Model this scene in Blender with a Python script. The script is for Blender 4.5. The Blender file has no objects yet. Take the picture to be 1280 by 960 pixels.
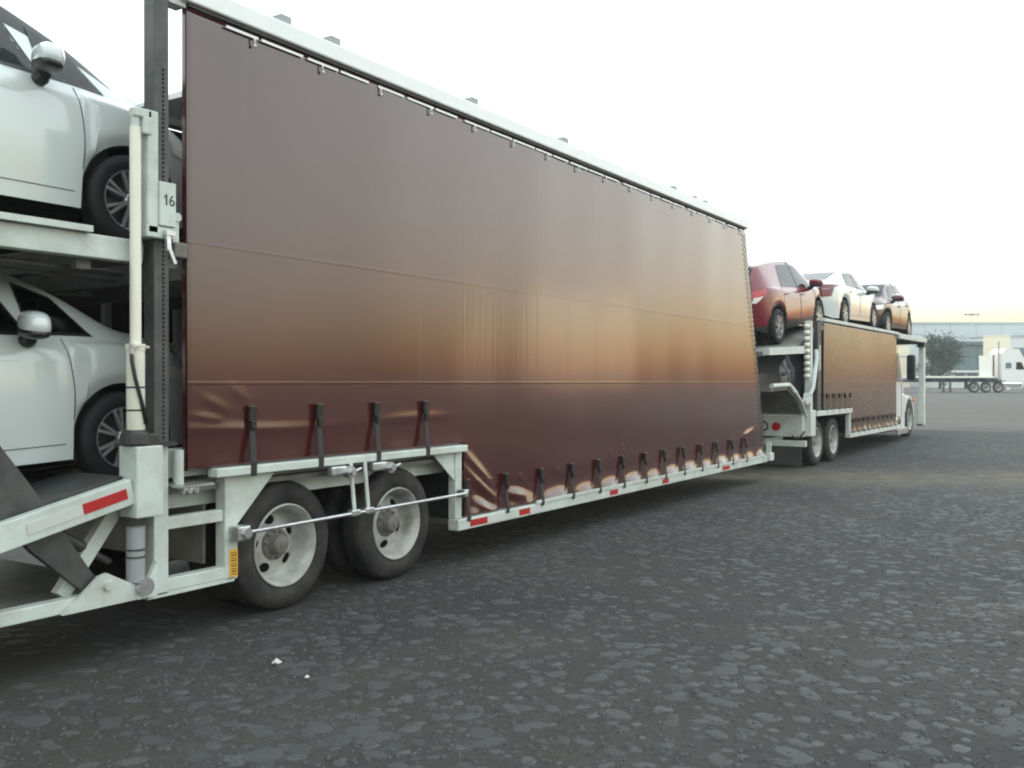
import bpy, bmesh, math, random
import numpy as np
from mathutils import Vector, Matrix, Euler
random.seed(7); RNG = np.random.default_rng(7)
scene = bpy.context.scene
col = scene.collection
R = math.radians

# ------------------------------------------------------------------ camera
THETA = R(32.955)                       # camera heading measured from the trailer's length (x axis)
cam_d = bpy.data.cameras.new('camera'); cam = bpy.data.objects.new('camera', cam_d); col.objects.link(cam)
cam.location = (0, 0, 1.68); cam.rotation_euler = (R(90 - 0.146), 0, THETA - math.pi/2)
cam_d.sensor_width = 36; cam_d.lens = 36*1180/1280; cam_d.clip_start = 0.05; cam_d.clip_end = 6000
scene.camera = cam
# ------------------------------------------------------------------ sky, sun, exposure
SUN_EL, SUN_AZ = R(0.8), R(-30)         # sun almost set behind haze, out to the right of the camera
w = bpy.data.worlds.new('World'); scene.world = w; w.use_nodes = True
nt = w.node_tree; nt.nodes.clear()
sky = nt.nodes.new('ShaderNodeTexSky'); sky.sky_type = 'NISHITA'; sky.sun_disc = False
sky.sun_elevation = SUN_EL; sky.sun_rotation = math.pi/2 - SUN_AZ
sky.air_density = 1.0; sky.dust_density = 6.0; sky.ozone_density = 0.6; sky.altitude = 1800
mixn = nt.nodes.new('ShaderNodeMix'); mixn.data_type = 'RGBA'; mixn.blend_type = 'ADD'; mixn.inputs[0].default_value = 1.0
# even cloud veil, reddened by the dusty air mass towards the horizon on every side
def wmath(op, a, b=None):
    m = nt.nodes.new('ShaderNodeMath'); m.operation = op
    for i, q in enumerate((a, b)):
        if q is None: continue
        if isinstance(q, (int, float)): m.inputs[i].default_value = q
        else: nt.links.new(q, m.inputs[i])
    return m.outputs[0]
wtc = nt.nodes.new('ShaderNodeTexCoord'); wsx = nt.nodes.new('ShaderNodeSeparateXYZ'); nt.links.new(wtc.outputs['Generated'], wsx.inputs[0])
airm = wmath('POWER', wmath('DIVIDE', 1.0, wmath('ADD', wmath('MAXIMUM', wsx.outputs[2], 0.0), .03)), 2.0)
wcc = nt.nodes.new('ShaderNodeCombineColor')
for i, (v0, tau) in enumerate(((2.92,.0024),(3.26,.0044),(3.42,.0088))): nt.links.new(wmath('MULTIPLY', wmath('EXPONENT', wmath('MULTIPLY', airm, -tau)), v0), wcc.inputs[i])
nt.links.new(wcc.outputs[0], mixn.inputs['B'])
bg = nt.nodes.new('ShaderNodeBackground'); bg.inputs[1].default_value = 0.15
wo = nt.nodes.new('ShaderNodeOutputWorld')
dim = nt.nodes.new('ShaderNodeVectorMath'); dim.operation = 'SCALE'; dim.inputs['Scale'].default_value = .035   # the veil hides most of the clear sky
nt.links.new(sky.outputs[0], dim.inputs[0]); nt.links.new(dim.outputs[0], mixn.inputs['A']); nt.links.new(mixn.outputs['Result'], bg.inputs[0]); nt.links.new(bg.outputs[0], wo.inputs[0])
sl = bpy.data.lights.new('sun', 'SUN'); sl.energy = 0.006; sl.angle = R(10); sl.color = (1.0, 0.82, 0.58)
sun = bpy.data.objects.new('sun', sl); col.objects.link(sun)
sd = Vector((math.cos(SUN_EL)*math.cos(SUN_AZ), math.cos(SUN_EL)*math.sin(SUN_AZ), math.sin(SUN_EL)))
sun.rotation_euler = sd.to_track_quat('Z', 'Y').to_euler(); sun.location = (40, -40, 30)
vs = scene.view_settings
vs.view_transform = 'Standard'; vs.look = 'None'; vs.gamma = 1; vs.use_curve_mapping = False; vs.exposure = 2.15
scene.cycles.filter_width = 2.0; scene.cycles.max_bounces = 8; scene.cycles.transparent_max_bounces = 16

# ------------------------------------------------------------------ materials
MATS = {}
def mat(name, color, rough=.5, metal=0., spec=.5, var=0., vscale=6., bump=0., bscale=40., dirt=0., dirtcol=(.10,.085,.065), coat=0., stretch=None, island=0., bdist=.01):
    m = bpy.data.materials.new(name); m.use_nodes = True; n = m.node_tree.nodes; l = m.node_tree.links
    b = n['Principled BSDF']; b.inputs['Roughness'].default_value = rough; b.inputs['Metallic'].default_value = metal
    b.inputs['Specular IOR Level'].default_value = spec; b.inputs['Coat Weight'].default_value = coat; b.inputs['Coat Roughness'].default_value = .06
    tc = n.new('ShaderNodeTexCoord'); mp = n.new('ShaderNodeMapping'); l.new(tc.outputs['Object'], mp.inputs[0])
    if stretch: mp.inputs['Scale'].default_value = stretch
    rgb = n.new('ShaderNodeRGB'); rgb.outputs[0].default_value = (*color, 1); cur = rgb.outputs[0]
    if var:
        t = n.new('ShaderNodeTexNoise'); t.inputs['Scale'].default_value = vscale; t.inputs['Detail'].default_value = 6; l.new(mp.outputs[0], t.inputs['Vector'])
        mr = n.new('ShaderNodeMapRange'); mr.inputs['From Min'].default_value = .3; mr.inputs['From Max'].default_value = .7
        mr.inputs['To Min'].default_value = 1-var; mr.inputs['To Max'].default_value = 1+var; l.new(t.outputs['Fac'], mr.inputs[0])
        mx = n.new('ShaderNodeVectorMath'); mx.operation = 'SCALE'; l.new(cur, mx.inputs[0]); l.new(mr.outputs[0], mx.inputs['Scale']); cur = mx.outputs[0]
    if island:
        g = n.new('ShaderNodeNewGeometry'); oi = n.new('ShaderNodeObjectInfo'); ad = n.new('ShaderNodeMath'); ad.operation = 'ADD'
        l.new(g.outputs['Random Per Island'], ad.inputs[0]); l.new(oi.outputs['Random'], ad.inputs[1])
        fr = n.new('ShaderNodeMath'); fr.operation = 'FRACT'; l.new(ad.outputs[0], fr.inputs[0])
        mr = n.new('ShaderNodeMapRange'); mr.inputs['To Min'].default_value = 1-island; mr.inputs['To Max'].default_value = 1+island; l.new(fr.outputs[0], mr.inputs[0])
        mx = n.new('ShaderNodeVectorMath'); mx.operation = 'SCALE'; l.new(cur, mx.inputs[0]); l.new(mr.outputs[0], mx.inputs['Scale']); cur = mx.outputs[0]
    if dirt:
        t = n.new('ShaderNodeTexNoise'); t.inputs['Scale'].default_value = 3.1; t.inputs['Detail'].default_value = 9; t.inputs['Roughness'].default_value = .7; l.new(tc.outputs['Object'], t.inputs['Vector'])
        mr = n.new('ShaderNodeMapRange'); mr.inputs['From Min'].default_value = .42; mr.inputs['From Max'].default_value = .72; mr.inputs['To Max'].default_value = dirt; l.new(t.outputs['Fac'], mr.inputs[0])
        mx = n.new('ShaderNodeMix'); mx.data_type = 'RGBA'; l.new(mr.outputs[0], mx.inputs[0]); l.new(cur, mx.inputs['A']); mx.inputs['B'].default_value = (*dirtcol, 1); cur = mx.outputs['Result']
    l.new(cur, b.inputs['Base Color'])
    if bump:
        t = n.new('ShaderNodeTexNoise'); t.inputs['Scale'].default_value = bscale; t.inputs['Detail'].default_value = 5; l.new(mp.outputs[0], t.inputs['Vector'])
        bp = n.new('ShaderNodeBump'); bp.inputs['Strength'].default_value = bump; bp.inputs['Distance'].default_value = bdist; l.new(t.outputs['Fac'], bp.inputs['Height']); l.new(bp.outputs[0], b.inputs['Normal'])
    MATS[name] = m; return m
def glass(name, tint, rough=.02):
    m = bpy.data.materials.new(name); m.use_nodes = True; n = m.node_tree.nodes; l = m.node_tree.links; n.clear()
    o = n.new('ShaderNodeOutputMaterial'); mx = n.new('ShaderNodeMixShader'); tr = n.new('ShaderNodeBsdfTransparent'); gl = n.new('ShaderNodeBsdfGlossy'); fr = n.new('ShaderNodeFresnel')
    fr.inputs[0].default_value = 1.5; tr.inputs[0].default_value = (*tint, 1); gl.inputs['Roughness'].default_value = rough
    l.new(fr.outputs[0], mx.inputs[0]); l.new(tr.outputs[0], mx.inputs[1]); l.new(gl.outputs[0], mx.inputs[2]); l.new(mx.outputs[0], o.inputs[0]); MATS[name] = m; return m
mat('white_steel', (.53,.59,.55), .42, dirt=.55, dirtcol=(.25,.22,.17), var=.05, bump=.15, bscale=30)
mat('white_steel_far', (.56,.60,.57), .45, dirt=.5, dirtcol=(.28,.25,.2))
mat('cream_cylinder', (.72,.70,.60), .22, var=.04, coat=.4)
mat('dark_steel', (.055,.058,.058), .5, metal=.3, var=.25, vscale=12, dirt=.5, dirtcol=(.14,.13,.11), bump=.2)
mat('black_steel', (.022,.022,.023), .45, var=.2, dirt=.4, dirtcol=(.07,.065,.055))
mat('deck_steel', (.16,.16,.145), .6, var=.3, vscale=4, dirt=.8, dirtcol=(.09,.075,.05))
mat('galvanised', (.55,.56,.57), .32, metal=.85, var=.15, vscale=30, dirt=.3)
mat('rubber', (.016,.016,.016), .75, spec=.3, var=.35, vscale=10, dirt=.85, dirtcol=(.070,.064,.056), bump=.3, bscale=60)
mat('car_rubber', (.016,.016,.017), .7, spec=.3)
mat('strap_black', (.012,.012,.013), .6)
mat('buckle', (.05,.05,.05), .3, metal=.8)
mat('hole_black', (.006,.006,.006), .9, spec=.1)
mat('rim_cream', (.44,.44,.41), .5, dirt=.9, dirtcol=(.15,.135,.115), var=.15, vscale=9)
mat('hub_grease', (.16,.15,.135), .55, dirt=.8, dirtcol=(.06,.055,.05), bump=.4)
mat('car_white', (.57,.62,.60), .18, coat=1.0, spec=.5)
mat('car_red', (.15,.005,.014), .25, coat=.7)
mat('car_maroon', (.065,.006,.010), .25, coat=.7)
mat('car_grey', (.20,.21,.23), .25, metal=.3, coat=1.0)
mat('alloy', (.42,.43,.44), .3, metal=.7, var=.05)
mat('alloy_dark', (.03,.03,.032), .4)
mat('trim_black', (.012,.012,.013), .35)
mat('interior', (.03,.03,.031), .8)
mat('seam', (.05,.05,.05), .7)
mat('lamp_red', (.42,.012,.012), .15, coat=.6)
mat('lamp_clear', (.75,.72,.66), .12, coat=.6)
mat('lamp_dark_red', (.14,.008,.012), .15, coat=.6)
mat('rail_white_lit', (.80,.82,.81), .4, var=.03)  # whiter than the frame steel: sky flare on the rail put into the colour
mat('lamp_orange', (.6,.2,.03), .2)
mat('reflector_red', (.38,.018,.02), .3, var=.1, vscale=60)
mat('reflector_white', (.52,.53,.51), .35)
mat('label_yellow', (.70,.36,.03), .5, var=.1)
mat('print_black', (.03,.03,.03), .6)
mat('hose_black', (.015,.015,.016), .5)
mat('chrome', (.75,.75,.75), .12, metal=1.0)
mat('cab_white', (.74,.75,.74), .25, coat=.7)
mat('plastic_grey', (.28,.29,.29), .55)
mat('mudflap', (.03,.03,.031), .7, dirt=.5)
mat('warehouse', (.50,.55,.56), .7, var=.04, vscale=.05)
mat('warehouse_trim', (.40,.45,.47), .7)
mat('office_white', (.62,.65,.64), .7)
mat('teal_panel', (.10,.17,.18), .15, spec=.8)
mat('dark_roof', (.10,.13,.14), .6)
mat('cream_wall', (.82,.77,.58), .7, var=.04, vscale=.4)
mat('white_board', (.85,.83,.76), .6)
mat('bark', (.10,.075,.05), .9)
mat('leaf', (.035,.058,.036), .6, island=.5)
mat('pole_grey', (.40,.42,.42), .5)
mat('timber', (.22,.15,.09), .8, var=.3, vscale=3, island=.2)
mat('paper', (.5,.5,.48), .8)
mat('stone', (.050,.050,.052), .72, var=.30, vscale=14, island=.24, bump=.5, bscale=30, dirt=.8, dirtcol=(.042,.041,.037))
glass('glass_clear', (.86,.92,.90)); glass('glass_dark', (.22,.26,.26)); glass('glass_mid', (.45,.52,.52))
# tarpaulin: glossy maroon PVC with vertical weld streaks
def tarp(name, color, rough, coat=.7, streak=.14):
    m = mat(name, color, rough, spec=.6, var=.10, vscale=1.4, dirt=.06, dirtcol=(.08,.05,.045), coat=coat)
    n = m.node_tree.nodes; l = m.node_tree.links; b = n['Principled BSDF']
    tc = n.new('ShaderNodeTexCoord'); mp = n.new('ShaderNodeMapping'); mp.inputs['Scale'].default_value = (16, 16, .35); l.new(tc.outputs['Object'], mp.inputs[0])
    t = n.new('ShaderNodeTexNoise'); t.inputs['Scale'].default_value = 1.; t.inputs['Detail'].default_value = 2; l.new(mp.outputs[0], t.inputs['Vector'])
    bp = n.new('ShaderNodeBump'); bp.inputs['Strength'].default_value = streak; bp.inputs['Distance'].default_value = .006; l.new(t.outputs['Fac'], bp.inputs['Height'])
    b.inputs['Coat Roughness'].default_value = .11; b.inputs['Coat IOR'].default_value = 1.55
    # raised weld lines every 0.65 m along and 0.9 m up
    sx = n.new('ShaderNodeSeparateXYZ'); l.new(tc.outputs['Object'], sx.inputs[0])
    hs = []
    for ax, per, off in ((0, .648, .3), (2, .92, .17)):
        a = n.new('ShaderNodeMath'); a.operation = 'ADD'; a.inputs[1].default_value = off; l.new(sx.outputs[ax], a.inputs[0])
        p = n.new('ShaderNodeMath'); p.operation = 'PINGPONG'; p.inputs[1].default_value = per/2; l.new(a.outputs[0], p.inputs[0])
        s = n.new('ShaderNodeMapRange'); s.inputs['From Min'].default_value = .004; s.inputs['From Max'].default_value = .014; s.inputs['To Min'].default_value = 1; s.inputs['To Max'].default_value = 0; l.new(p.outputs[0], s.inputs[0]); hs.append(s)
    mxn = n.new('ShaderNodeMath'); mxn.operation = 'MAXIMUM'; l.new(hs[0].outputs[0], mxn.inputs[0]); l.new(hs[1].outputs[0], mxn.inputs[1])
    b2 = n.new('ShaderNodeBump'); b2.inputs['Strength'].default_value = .38; b2.inputs['Distance'].default_value = .0012; l.new(mxn.outputs[0], b2.inputs['Height']); l.new(bp.outputs[0], b2.inputs['Normal']); l.new(b2.outputs[0], b.inputs['Normal']); l.new(b2.outputs[0], b.inputs['Coat Normal'])
    # fine variation of gloss
    t2 = n.new('ShaderNodeTexNoise'); t2.inputs['Scale'].default_value = 3; t2.inputs['Detail'].default_value = 7; l.new(tc.outputs['Object'], t2.inputs['Vector'])
    mr = n.new('ShaderNodeMapRange'); mr.inputs['To Min'].default_value = rough-.03; mr.inputs['To Max'].default_value = rough+.05; l.new(t2.outputs['Fac'], mr.inputs[0]); l.new(mr.outputs[0], b.inputs['Roughness'])
    return m
tarp('tarpaulin', (.052,.009,.008), .15)
tarp('tarpaulin_truck', (.056,.024,.014), .26, .3, .04)
mat('tarp_inside', (.020,.008,.008), .6)
mat('roof_tarp', (.6,.62,.62), .6)
def ground_mat():
    m = bpy.data.materials.new('ground'); m.use_nodes = True; n = m.node_tree.nodes; l = m.node_tree.links; b = n['Principled BSDF']
    b.inputs['Roughness'].default_value = .8; b.inputs['Specular IOR Level'].default_value = .3
    tc = n.new('ShaderNodeTexCoord'); P = tc.outputs['Object']
    def noise(sc, det=6, r=.6, vec=P):
        t = n.new('ShaderNodeTexNoise'); t.inputs['Scale'].default_value = sc; t.inputs['Detail'].default_value = det; t.inputs['Roughness'].default_value = r; l.new(vec, t.inputs['Vector']); return t.outputs['Fac']
    def ramp(x, a, bb):
        r = n.new('ShaderNodeMapRange'); r.inputs['From Min'].default_value = a; r.inputs['From Max'].default_value = bb; l.new(x, r.inputs[0]); return r.outputs[0]
    def mix(f, a, bcol):
        x = n.new('ShaderNodeMix'); x.data_type = 'RGBA'
        (l.new(f, x.inputs[0]))
        for k, c in (('A', a), ('B', bcol)):
            if isinstance(c, tuple): x.inputs[k].default_value = (*c, 1)
            else: l.new(c, x.inputs[k])
        return x.outputs['Result']
    # cobbles too far or too worn to be modelled one by one: cell pattern
    vo = n.new('ShaderNodeTexVoronoi'); vo.inputs['Scale'].default_value = 8.5; l.new(P, vo.inputs['Vector'])
    vd = n.new('ShaderNodeTexVoronoi'); vd.feature = 'DISTANCE_TO_EDGE'; vd.inputs['Scale'].default_value = 8.5; l.new(P, vd.inputs['Vector'])
    cell = ramp(vd.outputs['Distance'], .02, .30)
    sv = n.new('ShaderNodeSeparateColor'); l.new(vo.outputs['Color'], sv.inputs[0])
    dirt = mix(ramp(noise(1.6), .35, .65), (.036,.034,.030), (.050,.047,.040))
    dirt = mix(ramp(noise(90, 3), .55, .75), dirt, (.062,.059,.052))
    dirt = mix(ramp(noise(24, 5, .75), .50, .62), dirt, (.060,.057,.050)); dirt = mix(ramp(noise(17, 4, .7), .54, .66), dirt, (.026,.025,.022))
    dirt = mix(ramp(noise(160, 2), .66, .72), dirt, (.105,.10,.09))
    cob = mix(sv.outputs[0], (.040,.041,.044), (.066,.068,.072))
    cover = n.new('ShaderNodeMath'); cover.operation = 'MULTIPLY'; l.new(cell, cover.inputs[0]); l.new(ramp(noise(1.7, 5), .42, .66), cover.inputs[1])
    c1 = mix(cover.outputs[0], dirt, cob)
    c1 = mix(ramp(noise(.38, 4), .40, .64), c1, (.034,.034,.033))
    # tan dust drifts
    sx = n.new('ShaderNodeSeparateXYZ'); l.new(P, sx.inputs[0])
    c1 = mix(ramp(noise(.22, 5), .55, .75), c1, (.066,.060,.047))
    # a tan dirt track crossing behind the trailer
    dv = n.new('ShaderNodeVectorMath'); dv.operation = 'DOT_PRODUCT'; dv.inputs[1].default_value = (.875, .485, 0); l.new(P, dv.inputs[0])
    wob = n.new('ShaderNodeMath'); wob.operation = 'MULTIPLY_ADD'; l.new(noise(.5, 4), wob.inputs[0]); wob.inputs[1].default_value = 3.2; l.new(dv.outputs['Value'], wob.inputs[2])
    tr_a = ramp(wob.outputs[0], 16.6, 17.9); tr_b = ramp(wob.outputs[0], 20.4, 19.0)
    tm = n.new('ShaderNodeMath'); tm.operation = 'MULTIPLY'; l.new(tr_a, tm.inputs[0]); l.new(tr_b, tm.inputs[1])
    tm2 = n.new('ShaderNodeMath'); tm2.operation = 'MULTIPLY'; l.new(tm.outputs[0], tm2.inputs[0]); l.new(ramp(noise(2.2, 6), .25, .6), tm2.inputs[1])
    c1 = mix(tm2.outputs[0], c1, (.118,.102,.074))
    # the far yard: a smoother, lighter dusty surface beyond the cobbles
    far = n.new('ShaderNodeMath'); far.operation = 'ADD'; l.new(sx.outputs[0], far.inputs[0])
    nn = n.new('ShaderNodeMath'); nn.operation = 'MULTIPLY'; nn.inputs[1].default_value = 2.5; l.new(noise(.8, 3), nn.inputs[0]); l.new(nn.outputs[0], far.inputs[1])
    fy = mix(ramp(noise(.35, 5), .3, .7), (.082,.077,.068), (.106,.100,.089))
    c2 = mix(ramp(far.outputs[0], 32.2, 33.4), c1, fy)
    l.new(c2, b.inputs['Base Color'])
    h = n.new('ShaderNodeMath'); h.operation = 'MULTIPLY_ADD'; l.new(cover.outputs[0], h.inputs[0]); h.inputs[1].default_value = 1.; l.new(noise(45, 6, .7), h.inputs[2])
    bp = n.new('ShaderNodeBump'); bp.inputs['Strength'].default_value = .8; bp.inputs['Distance'].default_value = .02; l.new(h.outputs[0], bp.inputs['Height']); l.new(bp.outputs[0], b.inputs['Normal'])
    MATS['ground'] = m
ground_mat()

# ------------------------------------------------------------------ mesh helpers
class MB:
    def __init__(s): s.v = []; s.f = []
    def add(s, vs, fs):
        k = len(s.v); s.v += [tuple(p) for p in vs]; s.f += [tuple(i+k for i in f) for f in fs]; return s
    def box(s, x0, x1, y0, y1, z0, z1, bev=0.):
        if bev <= 0:
            v = [(x,y,z) for z in (z0,z1) for y in (y0,y1) for x in (x0,x1)]
            return s.add(v, [(0,2,3,1),(4,5,7,6),(0,1,5,4),(2,6,7,3),(0,4,6,2),(1,3,7,5)])
        b = min(bev, (x1-x0)*.45, (y1-y0)*.45, (z1-z0)*.45)
        bm = bmesh.new(); bmesh.ops.create_cube(bm, size=1)
        for p in bm.verts: p.co = Vector(((x0+x1)/2+p.co.x*(x1-x0), (y0+y1)/2+p.co.y*(y1-y0), (z0+z1)/2+p.co.z*(z1-z0)))
        bmesh.ops.bevel(bm, geom=bm.edges[:], offset=b, segments=2, affect='EDGES', profile=.5); return s.bm(bm)
    def bm(s, bm):
        bm.verts.index_update(); s.add([p.co[:] for p in bm.verts], [tuple(q.index for q in f.verts) for f in bm.faces]); bm.free(); return s
    def beam(s, a, b, w, h, up=(0,0,1), bev=.0):
        """rectangular bar from a to b, w across, h along up"""
        a, b = Vector(a), Vector(b); d = (b-a); L = d.length; d.normalize(); u = Vector(up); r = d.cross(u)
        if r.length < 1e-4: r = d.cross(Vector((0,1,0)))
        r.normalize(); u = r.cross(d)
        t = MB().box(0, L, -w/2, w/2, -h/2, h/2, bev)
        return s.add([a + d*x - r*y + u*z for x,y,z in t.v], t.f)
    def tube(s, pts, rad, n=10, cap=True):
        pts = [Vector(p) for p in pts]; k = len(s.v); prev = None
        for i, p in enumerate(pts):
            d = (pts[min(i+1,len(pts)-1)] - pts[max(i-1,0)]).normalized()
            a = d.orthogonal().normalized() if prev is None else (prev - d*prev.dot(d)).normalized()
            prev = a; b = d.cross(a); rr = rad[i] if isinstance(rad, (list,tuple)) else rad
            s.v += [tuple(p + (a*math.cos(2*math.pi*j/n) + b*math.sin(2*math.pi*j/n))*rr) for j in range(n)]
        for i in range(len(pts)-1):
            for j in range(n): s.f.append((k+i*n+j, k+i*n+(j+1)%n, k+(i+1)*n+(j+1)%n, k+(i+1)*n+j))
        if cap: s.f += [tuple(k+j for j in reversed(range(n))), tuple(k+(len(pts)-1)*n+j for j in range(n))]
        return s
    def lathe(s, prof, c=(0,0,0), axis='y', n=32, close=False, cap=True):
        """prof: list of (radius, along)"""
        k = len(s.v)
        for r, t in prof:
            for j in range(n):
                a = 2*math.pi*j/n; p, q = r*math.cos(a), r*math.sin(a)
                o = {'y': (p, t, q), 'z': (p, q, t), 'x': (t, p, q)}[axis]
                s.v.append((c[0]+o[0], c[1]+o[1], c[2]+o[2]))
        m = len(prof)
        for i in range(m if close else m-1):
            i2 = (i+1) % m
            for j in range(n): s.f.append((k+i*n+j, k+i2*n+j, k+i2*n+(j+1)%n, k+i*n+(j+1)%n))
        if not close and cap:
            if prof[0][0] > 1e-6: s.f.append(tuple(k+j for j in range(n)))
            if prof[-1][0] > 1e-6: s.f.append(tuple(k+(m-1)*n+j for j in reversed(range(n))))
        return s
    def prism(s, poly, y0, y1, axis='y'):
        """polygon in (x,z) pushed from y0 to y1 (axis y) or polygon in (y,z) pushed along x"""
        n = len(poly)
        mk = (lambda p, t: (p[0], t, p[1])) if axis == 'y' else ((lambda p, t: (t, p[0], p[1])) if axis == 'x' else (lambda p, t: (p[0], p[1], t)))
        v = [mk(p, y0) for p in poly] + [mk(p, y1) for p in poly]
        return s.add(v, [tuple(range(n)), tuple(reversed(range(n, 2*n)))] + [(i, n+i, n+(i+1)%n, (i+1)%n) for i in range(n)])
    def move(s, f): s.v = [tuple(f(Vector(p))) for p in s.v]; return s
    def build(s, name, m, parent=None, smooth=False, recalc=True, angle=None):
        me = bpy.data.meshes.new(name)
        o0 = Vector(parent['origin']) if parent is not None and 'origin' in parent else Vector((0,0,0))
        me.from_pydata([tuple(Vector(p)-o0) for p in s.v], [], s.f); 
        if recalc:
            bm = bmesh.new(); bm.from_mesh(me); bmesh.ops.recalc_face_normals(bm, faces=bm.faces[:]); bm.to_mesh(me); bm.free()
        me.materials.append(MATS[m])
        if smooth: 
            for p in me.polygons: p.use_smooth = True
            if angle: me.set_sharp_from_angle(angle=R(angle))
        o = bpy.data.objects.new(name, me); col.objects.link(o)
        if parent is not None:
            o.parent = parent
        return o
def sub(name, mb, m, part, smooth=False, **kw):
    """sub-part of a part whose thing carries the origin"""
    root = part.parent
    o0 = Vector(root['origin']) if 'origin' in root else Vector((0,0,0))
    off = o0 + part.location
    mb.v = [tuple(Vector(p)-off) for p in mb.v]
    o = mb.build(name, m, None, smooth, **kw); o.parent = part; return o
def tag(o, label=None, cat=None, group=None, kind=None):
    if label: o['label'] = label
    if cat: o['category'] = cat
    if group: o['group'] = group
    if kind: o['kind'] = kind
    return o
def thing(name, label, cat, loc=(0,0,0), rot=(0,0,0), group=None, world=False):
    o = bpy.data.objects.new(name, None); col.objects.link(o); o.location = loc; o.rotation_euler = rot; o.empty_display_size = .3
    tag(o, label, cat, group)
    if world: o['origin'] = tuple(loc)          # its parts are written in world metres
    return o
def pivot(name, parent, loc):
    o = bpy.data.objects.new(name, None); col.objects.link(o); o.empty_display_size = .1
    o0 = Vector(parent['origin']) if 'origin' in parent else Vector((0,0,0))
    o.parent = parent; o.location = Vector(loc)-o0; return o
def copy_tree(o, parent=None, depth=0):
    c = o.copy(); col.objects.link(c)
    if parent is not None: c.parent = parent
    for ch in list(o.children): copy_tree(ch, c)
    return c
def cr(pts, n):
    """Catmull-Rom through 2-D/3-D points, n samples per span"""
    P = [np.array(p, float) for p in pts]; P = [2*P[0]-P[1]] + P + [2*P[-1]-P[-2]]; out = []
    for i in range(1, len(P)-2):
        for k in range(n):
            t = k/n; a, b, c, d = P[i-1:i+3]
            out.append(.5*((2*b)+(c-a)*t+(2*a-5*b+4*c-d)*t*t+(3*b-a-3*c+d)*t**3))
    out.append(P[-2]); return out

# ------------------------------------------------------------------ ground
def gz(x, y=0):
    x = np.asarray(x, float); y = np.asarray(y, float)
    base = np.where(x > 19.5, .85*(1-np.exp(-np.maximum(x-19.5, 0)/45)), 0.)
    near = np.exp(-((x-7)**2+(y-1)**2)/900.)
    under = 1-np.exp(-np.maximum(4.0-y, 0)/1.2)     # level where the wheels stand
    und = .012*np.sin(x*1.3+.6*y)*np.cos(y*1.7-.4*x) + .008*np.sin(x*2.9-y*2.3+1) + .02*np.sin(x*.35+1)*np.sin(y*.42)
    return base + und*near*under
def axis_lines(lo, hi, step, far):
    a = list(np.arange(lo, hi+1e-6, step)); s = step; x = hi
    while x < far: s *= 1.35; x += s; a.append(x)
    s = step; x = lo
    while x > -far: s *= 1.35; x -= s; a.insert(0, x)
    return np.array(a)
gx = axis_lines(-2, 34, .16, 200); gy = axis_lines(-6, 9, .16, 200)
X, Y = np.meshgrid(gx, gy, indexing='ij'); Z = gz(X, Y)
me = bpy.data.meshes.new('ground'); nx, ny = X.shape
idx = np.arange(nx*ny).reshape(nx, ny)
quads = np.stack([idx[:-1,:-1], idx[1:,:-1], idx[1:,1:], idx[:-1,1:]], -1).reshape(-1, 4)
def np_mesh(name, verts, faces, m, smooth=True):
    me = bpy.data.meshes.new(name); k = faces.shape[1]
    me.vertices.add(len(verts)); me.vertices.foreach_set('co', verts.astype(np.float32).ravel())
    me.loops.add(faces.size); me.loops.foreach_set('vertex_index', faces.astype(np.int32).ravel())
    me.polygons.add(len(faces)); me.polygons.foreach_set('loop_start', np.arange(0, faces.size, k, dtype=np.int32))
    me.polygons.foreach_set('use_smooth', np.full(len(faces), smooth)); me.update(calc_edges=True); me.validate(); me.materials.append(MATS[m]); return me
ground = bpy.data.objects.new('ground', np_mesh('ground', np.stack([X, Y, Z], -1).reshape(-1, 3), quads, 'ground')); col.objects.link(ground)
tag(ground, 'worn grey cobbled yard with stones set in dusty dirt', None, None, 'structure')
# cobbles: flat rounded stones sunk in the dirt; the 300 largest in view are objects, the others one mesh
def stone_shape(n, rr):
    """returns verts (unit radius) and tris"""
    ang = np.linspace(0, 2*np.pi, n, endpoint=False) + rr.uniform(-.26, .26, n); rad = rr.uniform(.66, 1.16, n)
    o = np.stack([np.cos(ang)*rad, np.sin(ang)*rad], -1)
    v = [np.c_[o, np.full(n, -1.2)], np.c_[o*.96, np.full(n, .15)+rr.uniform(-.15,.15,n)], np.c_[o*.72, np.full(n, .85)+rr.uniform(-.12,.12,n)], np.array([[rr.uniform(-.1,.1), rr.uniform(-.1,.1), 1.0]])]
    f = []
    for r in range(2):
        for j in range(n):
            a, b, c, d = r*n+j, r*n+(j+1)%n, (r+1)*n+(j+1)%n, (r+1)*n+j; f += [(a,b,c),(a,c,d)]
    for j in range(n): f.append((2*n+j, 2*n+(j+1)%n, 3*n))
    return np.concatenate(v), np.array(f)
SH = [stone_shape(8, RNG) for _ in range(9)]
c_, s_ = math.cos(THETA), math.sin(THETA)
cells = []
sp = .128
for i in range(int(36/sp)):
    for j in range(int(34/sp)):
        a = -9 + (i + .5*(j % 2))*sp*1.06 + RNG.uniform(-.05,.05); b = 3.3 + j*sp*.87 + RNG.uniform(-.05,.05)    # along the view's right / forward
        if abs(a) > b*.60+.8 or b > 27: continue
        x = b*c_ + a*s_; y = b*s_ - a*c_
        if y > 7.0 or x > 31: continue
        patch = math.sin(x*.9+1.3)*math.cos(y*1.1-.5) + .6*math.sin(x*2.3-y*1.9) + .5*math.sin(.45*x+.8*y)
        tan = abs(.875*x+.485*y-17.0) < 1.0
        if RNG.uniform() > (.84 + .30*patch)*(.25 if tan else 1): continue
        r = RNG.choice([.03,.044,.060,.078,.105], p=[.20,.28,.27,.17,.08])*RNG.uniform(.9,1.15)
        cells.append((x, y, r, RNG.uniform(0, 6.28), RNG.uniform(.6,1.0), RNG.uniform(.35, 1.0), RNG.integers(9), b))
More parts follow.
